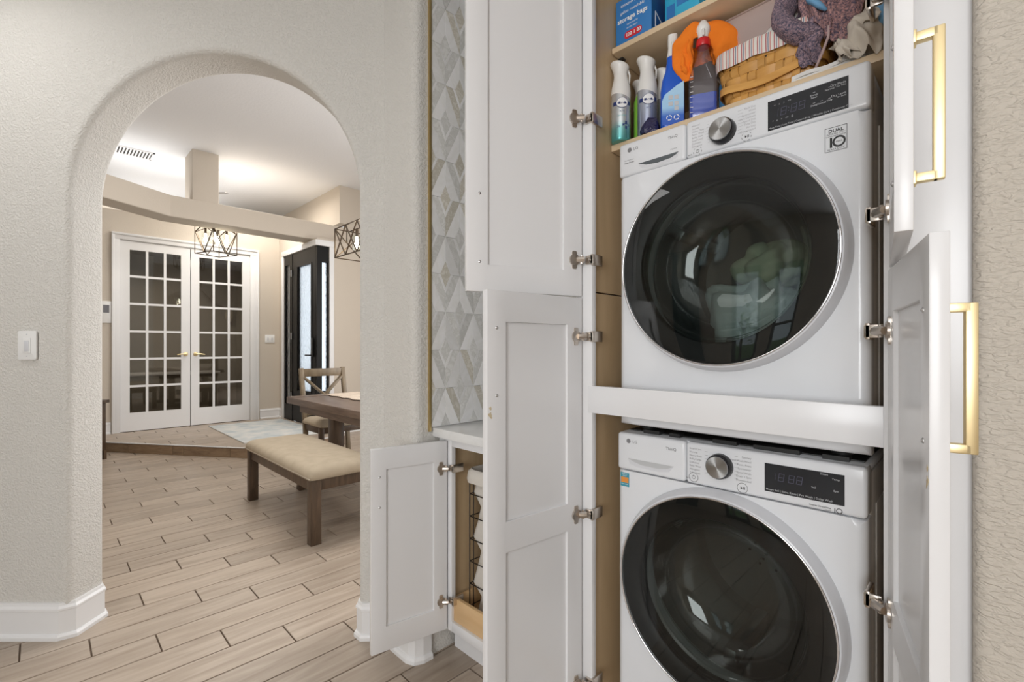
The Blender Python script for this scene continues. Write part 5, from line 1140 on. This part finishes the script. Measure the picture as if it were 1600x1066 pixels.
q = MB(); q.text('120', 0.014, (-0.771, 1.2812, UZ0 + 0.0255), UX, UZ, 0.0006, 'CENTER', bold=0.0004); q.text('1', 0.014, (-0.752, 1.2812, UZ0 + 0.0255), UX, UZ, 0.0006, 'CENTER', bold=0.0004); q.text('80', 0.014, (-0.737, 1.2812, UZ0 + 0.0255), UX, UZ, 0.0006, 'CENTER', bold=0.0004); q.build('badge_lettering', 'print_white', rd)
q = MB()
for a, b_ in (((1.305, 0.02), (1.305, 0.075)), ((1.305, 0.075), (1.345, 0.055)), ((1.345, 0.055), (1.345, 0.02))): q.bar((-0.6952, a[0], UZ0 + a[1]), (-0.6952, b_[0], UZ0 + b_[1]), 0.001, 0.003)
q.build('window_outline', 'print_white', bx)
for k, (x0_, x1_, y0_, hgt, mm, lb) in enumerate(((-0.680, -0.640, 1.335, 0.16, 'box_cyan', 'narrow cyan carton beside the carton of storage bags'), (-0.632, -0.560, 1.300, 0.17, 'box_cyan', 'wide bright blue carton right of the narrow cyan carton'))):
    o = thing('carton', lb, 'box', ((x0_ + x1_) / 2, y0_ + 0.07, UZ0)); B(x0_, y0_, UZ0, x1_, y0_ + 0.15, UZ0 + hgt).build('carton_body', mm, o, bevel=0.0015)
    B(x0_ + 0.006, y0_ - 0.0006, UZ0 + 0.05, x1_ - 0.006, y0_, UZ0 + 0.09).build('printed_band', 'box_blue', o)

# ------------------------------------------------------------------ wall plates
sw = thing('light_switch', 'white rocker light switch on the wall left of the archway', 'switch', cw(-2.052, 1.994, 1.245), R(45))
def plate(t, w_, h_, rockers, m_='switch_plastic'):
    MB().prism(rrect(w_, h_, 0.006, 4), -0.003, 0.0045, lambda x, y, h: (x, -h, y)).build('cover_plate', m_, t, world=False, bevel=0.0012)
    for u in rockers:
        r_ = MB().prism(rrect(0.033, 0.066, 0.002, 2), 0.0045, 0.0065, lambda x, y, h: (x + u, -h, y)).build('rocker', m_, t, world=False, bevel=0.0008)
        MB().box(u - 0.010, -0.0075, -0.026, u + 0.010, -0.0062, 0.020).build('paddle', 'bezel', r_, world=False, bevel=0.0006)
    s_ = MB()
    for u in rockers:
        for v in (-0.046, 0.046): s_.lathe([(0.003, -0.0052), (0.0001, -0.0056)], c=(u, 0, v), axis='Y', seg=10)
    s_.build('screw', 'bezel', t, world=False)
plate(sw, 0.078, 0.122, (0,))
s2w = thing('light_switch', 'white double light switch between french doors and entry door', 'switch', (-7.9465, 2.545, 1.365), R(90)); plate(s2w, 0.14, 0.125, (-0.03, 0.03))
s3w = thing('wall_panel', 'tall white control plate at the left edge of the french doors', 'control panel', (-7.9465, 0.585, 1.685), R(90))
MB().prism(rrect(0.10, 0.28, 0.008, 4), -0.003, 0.015, lambda x, y, h: (x, -h, y)).build('cover_plate', 'switch_plastic', s3w, world=False, bevel=0.002)
MB().prism(rrect(0.06, 0.10, 0.004, 4), 0.015, 0.017, lambda x, y, h: (x, -h, y + 0.04)).build('screen', 'print_dim', s3w, world=False)

# ------------------------------------------------------------------ dining furniture
bn_ = thing('dining_bench', 'upholstered tan dining bench with nailhead trim and dark wooden legs', 'bench', (-3.58, 1.40, 0))
bxa, bxb, bya, byb = -4.215, -2.935, 1.178, 1.632
for x, y in ((bxa, bya), (bxb - 0.066, bya), (bxa, byb - 0.066), (bxb - 0.066, byb - 0.066)): B(x, y, 0, x + 0.066, y + 0.066, 0.405).build('leg', 'dark_oak', bn_, bevel=0.003)
MB().box(bxa + 0.01, bya + 0.01, 0.335, bxb - 0.01, bya + 0.035, 0.407).box(bxa + 0.01, byb - 0.035, 0.335, bxb - 0.01, byb - 0.01, 0.407).box(bxa + 0.01, bya + 0.03, 0.335, bxa + 0.035, byb - 0.03, 0.407).box(bxb - 0.035, bya + 0.03, 0.335, bxb - 0.01, byb - 0.03, 0.407).build('apron', 'dark_oak', bn_, bevel=0.002)
cx_, cy_ = (bxa + bxb) / 2, (bya + byb) / 2; W_, D_ = bxb - bxa + 0.03, byb - bya + 0.03
loft(MB(), [[(cx_ + a, cy_ + b_, z) for a, b_ in rrect(W_ - i_, D_ - i_, 0.03, 6)] for i_, z in ((0.03, 0.405), (0.012, 0.408), (0.0, 0.430), (0.004, 0.448), (0.024, 0.466), (0.06, 0.480), (0.12, 0.488), (0.22, 0.492))]).build('seat_cushion', 'upholstery', bn_, smooth=60)
def nails(x0_, x1_, y0_, y1_, z, parent, step=0.021):
    q = MB(); 
    def dome(x, y, nx, ny): q.lathe([(0.0058, 0.0), (0.0045, 0.003), (0.0001, 0.0042)], axis='Y', seg=8); 
    pts = []
    n1 = int((x1_ - x0_) / step)
    for k in range(n1 + 1):
        x = x0_ + (x1_ - x0_) * k / n1; pts += [(x, y0_, 0, -1), (x, y1_, 0, 1)]
    n2 = int((y1_ - y0_) / step)
    for k in range(n2 + 1):
        y = y0_ + (y1_ - y0_) * k / n2; pts += [(x0_, y, -1, 0), (x1_, y, 1, 0)]
    for x, y, nx, ny in pts:
        c0 = Vector((x, y, z)); nn = Vector((nx, ny, 0)); t1 = Vector((-ny, nx, 0)); vs = []
        for r_, h in ((0.0060, 0.0), (0.0045, 0.003)):
            for a in range(6): vs.append(c0 + nn * h + (t1 * math.cos(a * PI / 3) + Vector((0, 0, 1)) * math.sin(a * PI / 3)) * r_)
        vs.append(c0 + nn * 0.0045)
        q.add(vs, [(a, (a + 1) % 6, 6 + (a + 1) % 6, 6 + a) for a in range(6)] + [(6 + a, 6 + (a + 1) % 6, 12) for a in range(6)])
    o = q.build('nailhead_trim', 'nailhead', parent, smooth=50); o['kind'] = 'stuff'
nails(cx_ - W_ / 2 + 0.012, cx_ + W_ / 2 - 0.012, cy_ - D_ / 2 + 0.003, cy_ + D_ / 2 - 0.003, 0.419, bn_)
tb = thing('dining_table', 'dark oak rectangular dining table with thick top', 'table', (-3.75, 2.18, 0))
ta, tb_, tc_, td = -4.716, -2.70, 1.66, 2.70
B(ta, tc_, 0.700, tb_, td, 0.760).build('tabletop', 'table_oak', tb, bevel=0.004)
tp = MB()
tp.box(ta + 0.0, tc_ - 0.0, 0.7605, tb_, td, 0.7615); 
MB().box(ta + 0.006, tc_ + 0.006, 0.7602, ta + 0.16, td - 0.006, 0.7622).build('breadboard_end', 'table_oak', tb)
MB().box(ta + 0.12, tc_ + 0.08, 0.62, tb_ - 0.12, tc_ + 0.11, 0.70).box(ta + 0.12, td - 0.11, 0.62, tb_ - 0.12, td - 0.08, 0.70).box(ta + 0.12, tc_ + 0.11, 0.62, ta + 0.15, td - 0.11, 0.70).box(tb_ - 0.15, tc_ + 0.11, 0.62, tb_ - 0.12, td - 0.11, 0.70).build('apron', 'table_oak', tb)
for x in (-4.20, -3.13):
    for y in (1.84, 2.42): B(x, y, 0.06, x + 0.11, y + 0.10, 0.62).build('leg', 'dark_oak', tb, bevel=0.003)
    B(x - 0.01, 1.76, 0, x + 0.12, 2.60, 0.065).build('trestle_foot', 'dark_oak', tb, bevel=0.006)
B(-4.09, 2.14, 0.18, -3.13, 2.21, 0.28).build('stretcher', 'dark_oak', tb, bevel=0.003)
rn = MB(); rows = []
for i in range(41):
    x = -4.60 + 1.85 * i / 40; rows.append([(x + 0.006 * math.sin(j * 2.3 + i), 1.98 + 0.40 * (j / 12) + 0.010 * math.sin(i * 1.3), 0.7640 + 0.004 * abs(math.sin(i * 0.7 + j * 0.5)) + s_ * 0.004) for s_, js in ((0, range(13)), (1, range(12, -1, -1))) for j in js])
m_ = len(rows[0]); rn.add([p for r_ in rows for p in r_], [(i * m_ + q, i * m_ + (q + 1) % m_, (i + 1) * m_ + (q + 1) % m_, (i + 1) * m_ + q) for i in range(40) for q in range(m_)] + [tuple(range(m_)), tuple(range(40 * m_, 41 * m_))])
fr_ = MB()
for j in range(26):
    y = 1.985 + 0.39 * j / 25; fr_.tube([(-4.60, y, 0.768), (-4.63, y + 0.004 * math.sin(j), 0.7665), (-4.655, y + 0.008 * math.sin(j * 2), 0.7645)], 0.003, 5)
rt = thing('table_runner', 'cream textured runner with fringe along the dining table', 'table runner', (-3.7, 2.18, 0.762))
rn.build('runner_cloth', 'runner', rt, smooth=40); o = fr_.build('fringe', 'runner', rt, smooth=60); o['kind'] = 'stuff'
# chair at the head of the table, facing +x
ch = thing('dining_chair', 'brown wooden dining chair with V-braced back and tan seat at the table head', 'chair', (-4.93, 2.22, 0))
sy0, sy1 = 1.965, 2.475; sx0, sx1 = -5.13, -4.67
for y in (sy0, sy1 - 0.045):
    MB().bar((-5.06, y + 0.022, 0.0), (-5.11, y + 0.022, 0.46), 0.042, 0.045).bar((-5.11, y + 0.022, 0.44), (-5.22, y + 0.022, 1.005), 0.045, 0.042).build('back_post', 'chair_oak', ch, bevel=0.003)
    B(sx1 - 0.05, y, 0, sx1 - 0.005, y + 0.045, 0.42).build('leg', 'dark_oak', ch, bevel=0.003)
MB().box(sx0 + 0.03, sy0 + 0.01, 0.36, sx1 - 0.01, sy0 + 0.03, 0.425).box(sx0 + 0.03, sy1 - 0.03, 0.36, sx1 - 0.01, sy1 - 0.01, 0.425).box(sx1 - 0.03, sy0 + 0.03, 0.36, sx1 - 0.01, sy1 - 0.03, 0.425).box(sx0 + 0.02, sy0 + 0.03, 0.36, sx0 + 0.04, sy1 - 0.03, 0.425).build('seat_frame', 'dark_oak', ch, bevel=0.002)
ccx, ccy = (sx0 + sx1) / 2 + 0.02, (sy0 + sy1) / 2
loft(MB(), [[(ccx + a, ccy + b_, z) for a, b_ in rrect(0.47 - i_, 0.53 - i_, 0.04, 6)] for i_, z in ((0.03, 0.424), (0.0, 0.436), (0.0, 0.460), (0.03, 0.482), (0.09, 0.496), (0.2, 0.502))]).build('seat_cushion', 'upholstery', ch, smooth=60)
nails(ccx - 0.232, ccx + 0.232, ccy - 0.262, ccy + 0.262, 0.440, ch)
bkx = lambda z: -5.11 - 0.11 * (z - 0.44) / 0.565
MB().bar((bkx(0.955), sy0 + 0.02, 0.955), (bkx(0.955), sy1 - 0.02, 0.955), 0.028, 0.085).build('top_rail', 'chair_oak', ch, bevel=0.004)
ym = (sy0 + sy1) / 2
for ya in (sy0 + 0.045, sy1 - 0.045):
    MB().bar((bkx(0.90), ya, 0.905), (bkx(0.70), ym, 0.705), 0.024, 0.055, up=(1, 0, 0)).build('brace', 'chair_oak', ch, bevel=0.003)
    MB().bar((bkx(0.50), ya, 0.505), (bkx(0.70), ym, 0.705), 0.024, 0.055, up=(1, 0, 0)).build('brace', 'chair_oak', ch, bevel=0.003)
MB().bar((bkx(0.52), sy0 + 0.03, 0.53), (bkx(0.52), sy1 - 0.03, 0.53), 0.024, 0.06).build('lower_rail', 'chair_oak', ch, bevel=0.003)
# rug in the foyer
tag(MB().prism([(-7.70, 1.66), (-6.05, 1.66), (-6.05, 2.63), (-7.70, 2.63)], RISE + 0.001, RISE + 0.009, lambda x, y, h: (x, y, h)).build('area_rug', 'rug', bevel=0.002), 'pale blue-grey faded rug in front of the entry door', 'rug')
# sideboard sliver behind the left jamb
sbd = thing('sideboard', 'dark wooden sideboard edge just behind the left side of the archway', 'sideboard', cw(-4.75, 5.0, 0), R(45))
MB().box(-0.28, -0.22, 0.62, 0.285, 0.22, 0.655).build('top', 'dark_oak', sbd, world=False, bevel=0.003)
MB().box(-0.26, -0.20, 0.10, 0.262, 0.20, 0.62).build('body', 'dark_oak', sbd, world=False, bevel=0.003)
for x in (-0.26, 0.235):
    for y in (-0.20, 0.165): B(x, y, 0, x + 0.035, y + 0.035, 0.10).build('leg', 'dark_oak', sbd, world=False)
# ------------------------------------------------------------------ light fixtures
def cagebars(mb, P, r=0.006):
    for p, q in P: mb.bar(p, q, r * 2)
def lamp_unit(parent, x, y, z, h=0.13, r=0.045):
    g = MB().lathe([(r, z), (r, z + h)], c=(x, y, 0), seg=24).build('glass_shade', 'clear_glass', parent, smooth=60)
    MB().lathe([(0.014, z + h * 0.85), (0.014, z + h + 0.05)], c=(x, y, 0), seg=14, cap0=True, cap1=True).build('lamp_holder', 'bronze', parent, smooth=40)
    MB().lathe([(0.0001, z + 0.012), (0.014, z + 0.018), (0.024, z + 0.040), (0.024, z + 0.055), (0.013, z + 0.085), (0.011, z + h * 0.85)], c=(x, y, 0), seg=16).build('bulb', 'bulb_glow', parent, smooth=60)
fc = thing('foyer_chandelier', 'square cage chandelier with glass shades hanging in the foyer', 'chandelier', cw(-3.905, 6.21, 2.46))
q4 = [cw(-3.808, 6.0), cw(-3.69, 6.308), cw(-4.0, 6.425), cw(-4.143, 6.144)]
zb_, zt_ = 2.462, 2.83
b1 = MB(); PP = []
for i in range(4):
    a, b_ = q4[i][:2], q4[(i + 1) % 4][:2]; m2 = ((a[0] + b_[0]) / 2, (a[1] + b_[1]) / 2)
    PP += [((*a, zb_), (*b_, zb_)), ((*a, zt_), (*b_, zt_)), ((*a, zb_), (*a, zt_)), ((*a, zb_ + 0.30), (*m2, zb_)), ((*b_, zb_ + 0.30), (*m2, zb_)), ((*a, zt_ - 0.09), (*m2, zt_)), ((*b_, zt_ - 0.09), (*m2, zt_))]
cagebars(b1, PP, 0.0045); b1.build('cage', 'bronze', fc)
cc = cw(-3.91, 6.219)[:2]
MB().lathe([(0.008, 2.80), (0.008, 3.56)], c=(*cc, 0), seg=10).lathe([(0.030, 3.575), (0.028, 3.60)], c=(*cc, 0), seg=24, cap0=True, cap1=True).build('hanging_rod', 'bronze', fc, smooth=40)
b1 = MB(); b1.bar((*cc, 2.80), (q4[0][0], q4[0][1], zt_), 0.008).bar((*cc, 2.80), (q4[2][0], q4[2][1], zt_), 0.008).bar((*cc, 2.80), (q4[1][0], q4[1][1], zt_), 0.008).bar((*cc, 2.80), (q4[3][0], q4[3][1], zt_), 0.008); b1.build('arm', 'bronze', fc)
for k in range(4):
    x = cc[0] * 0.5 + q4[k][0] * 0.5; y = cc[1] * 0.5 + q4[k][1] * 0.5; lamp_unit(fc, x, y, 2.60, 0.15, 0.042)
dc = thing('linear_chandelier', 'long box-frame chandelier with glass shades above the dining table', 'chandelier', (-3.78, 2.12, 2.08))
xa, xb, ya, yb, za, zb = -4.353, -3.25, 1.972, 2.262, 2.084, 2.358
b1 = MB(); PP = []
for y in (ya, yb):
    PP += [((xa, y, za), (xb, y, za)), ((xa, y, zb), (xb, y, zb))]
    n_ = 5
    for k in range(n_):
        u0, u1 = xa + (xb - xa) * k / n_, xa + (xb - xa) * (k + 1) / n_; um = (u0 + u1) / 2; PP += [((u0, y, za if k % 2 else zb), (u1, y, zb if k % 2 else za)), ((u0, y, zb if k % 2 else za), (u1, y, za if k % 2 else zb))]
for x in (xa, xb):
    PP += [((x, ya, za), (x, yb, za)), ((x, ya, zb), (x, yb, zb)), ((x, ya, za), (x, ya, zb)), ((x, yb, za), (x, yb, zb)), ((x, ya, za), (x, yb, zb)), ((x, yb, za), (x, ya, zb))]
PP += [((xa, (ya + yb) / 2, zb), (xb, (ya + yb) / 2, zb))]
cagebars(b1, PP, 0.0045); b1.build('cage', 'bronze', dc)
MB().lathe([(0.008, 2.36), (0.008, 3.56)], c=(-3.80, 2.117, 0), seg=10).lathe([(0.06, 3.575), (0.055, 3.60)], c=(-3.80, 2.117, 0), seg=24, cap0=True, cap1=True).build('hanging_rod', 'bronze', dc, smooth=40)
for k in range(5): lamp_unit(dc, -4.20 + 0.20 * k, 2.117, 2.155, 0.15, 0.042)
# ceiling vent
vt = thing('ceiling_vent', 'white slatted air vent in the high foyer ceiling', 'vent', (-7.25, 0.72, 3.6))
vf = MB().box(-7.42, 0.50, 3.590, -7.40, 0.98, 3.601).box(-7.16, 0.50, 3.590, -7.14, 0.98, 3.601).box(-7.42, 0.50, 3.590, -7.14, 0.52, 3.601).box(-7.42, 0.96, 3.590, -7.14, 0.98, 3.601); vf.build('frame', 'white_trim', vt)
B(-7.40, 0.52, 3.598, -7.16, 0.96, 3.602).build('duct_shadow', 'black_plastic', vt)
for k in range(14): y = 0.537 + 0.031 * k; MB().bar((-7.40, y, 3.592), (-7.16, y, 3.592), 0.016, 0.003).build('slat', 'white_trim', vt)
# ceiling fan, only a blade tip shows past the post
cf = thing('ceiling_fan', 'grey ceiling fan mostly hidden behind the square post', 'ceiling fan', cw(-4.20, 6.50, 3.4))
fx, fy = cw(-4.20, 6.50)[:2]
MB().lathe([(0.05, 3.30), (0.075, 3.33), (0.075, 3.42), (0.04, 3.45), (0.015, 3.46), (0.015, 3.58), (0.05, 3.60)], c=(fx, fy, 0), seg=28, cap0=True).build('motor_housing', 'nickel_dark', cf, smooth=40)
for k in range(3):
    a = R(45 + 120 * k); ux = Vector((math.cos(a), math.sin(a), 0)); uy = Vector((-math.sin(a), math.cos(a), 0.2)).normalized()
    MB().obox(Vector((fx, fy, 3.365)) + ux * 0.165, ux, uy, ux.cross(uy), 0.19, 0.08, 0.008).build('blade', 'nickel_dark', cf, bevel=0.003)
# study seen through the french doors: skull mount, shelf
sk = thing('antler_mount', 'pale skull with spread antlers on the study wall', 'wall mount', (-10.45, 2.60, 1.9))
mb = MB().add(*blob((-10.42, 2.60, 1.86), (0.05, 0.075, 0.15), 4, 0.15, 6, seg=20, rows_=14)); mb.build('skull', 'bone', sk, smooth=60)
for s_ in (-1, 1):
    MB().tube([(-10.42, 2.60 + s_ * 0.06, 1.98), (-10.35, 2.60 + s_ * 0.30, 2.08), (-10.25, 2.60 + s_ * 0.52, 2.30), (-10.2, 2.60 + s_ * 0.50, 2.52)], [0.022, 0.018, 0.014, 0.006], 8).tube([(-10.33, 2.60 + s_ * 0.34, 2.10), (-10.25, 2.60 + s_ * 0.33, 2.28)], [0.014, 0.005], 8).build('antler', 'antler', sk, smooth=60)
cb = thing('storage_chest', 'low pale chest along the study wall', 'chest', (-10.2, 1.0, 0.11))
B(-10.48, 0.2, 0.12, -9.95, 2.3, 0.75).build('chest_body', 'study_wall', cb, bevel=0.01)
B(-10.49, 0.17, 0.75, -9.92, 2.33, 0.79).build('chest_lid', 'white_trim', cb, bevel=0.006)
# curtain and garden seen only as reflections in the round doors
rodt = thing('window_curtain', 'dark teal curtain on a rod by the rear window', 'curtain', (-2.85, -3.30, 0.1))
rows = []
for z in (0.08, 0.8, 1.6, 2.35, 2.50):
    rows.append([(-3.10 + 0.55 * i / 60, -3.34 + 0.035 * math.sin(i * 0.9) * (1 if z < 2.3 else 0.6), z) for i in range(61)])
mb = MB(); mb.add([p for r_ in rows for p in r_], [(i * 61 + k, i * 61 + k + 1, (i + 1) * 61 + k + 1, (i + 1) * 61 + k) for i in range(4) for k in range(60)]); mb.build('drape', 'curtain', rodt, smooth=60)
MB().tube([(-3.20, -3.34, 2.52), (-2.30, -3.34, 2.52)], 0.012, 8).build('rod', 'dark_frame', rodt, smooth=60)
def plant(x, y, s, seed, label):
    t = thing('garden_shrub', label, 'shrub', (x, y, -0.14)); r_ = random.Random(seed); mb = MB()
    for k in range(260):
        a = r_.uniform(0, 2 * PI); e = r_.uniform(0.1, 1.3); rr = s * r_.uniform(0.3, 1.0); c0 = Vector((x + rr * math.cos(a) * math.cos(e) * 0.5, y + rr * math.sin(a) * math.cos(e) * 0.5, 0.3 * s + rr * math.sin(e) * 1.3))
        d = Vector((math.cos(a), math.sin(a), r_.uniform(-0.2, 0.9))).normalized() * r_.uniform(0.10, 0.22); sd_ = d.cross(Vector((0, 0, 1))).normalized() * 0.025
        mb.add([c0, c0 + d * 0.5 + sd_, c0 + d, c0 + d * 0.5 - sd_], [(0, 1, 2, 3)])
    o = mb.build('foliage', 'leaf', t); o['kind'] = 'stuff'
    MB().tube([(x, y, -0.14), (x, y, 0.9 * s)], [0.04, 0.02], 8).build('stem', 'antler', t, smooth=60)
plant(-2.1, -4.4, 1.1, 1, 'tall green shrub outside the rear window left'); plant(-0.7, -5.2, 1.0, 2, 'green shrub outside the rear windows right'); plant(-3.6, -6.2, 1.2, 3, 'far green shrub in the rear garden')
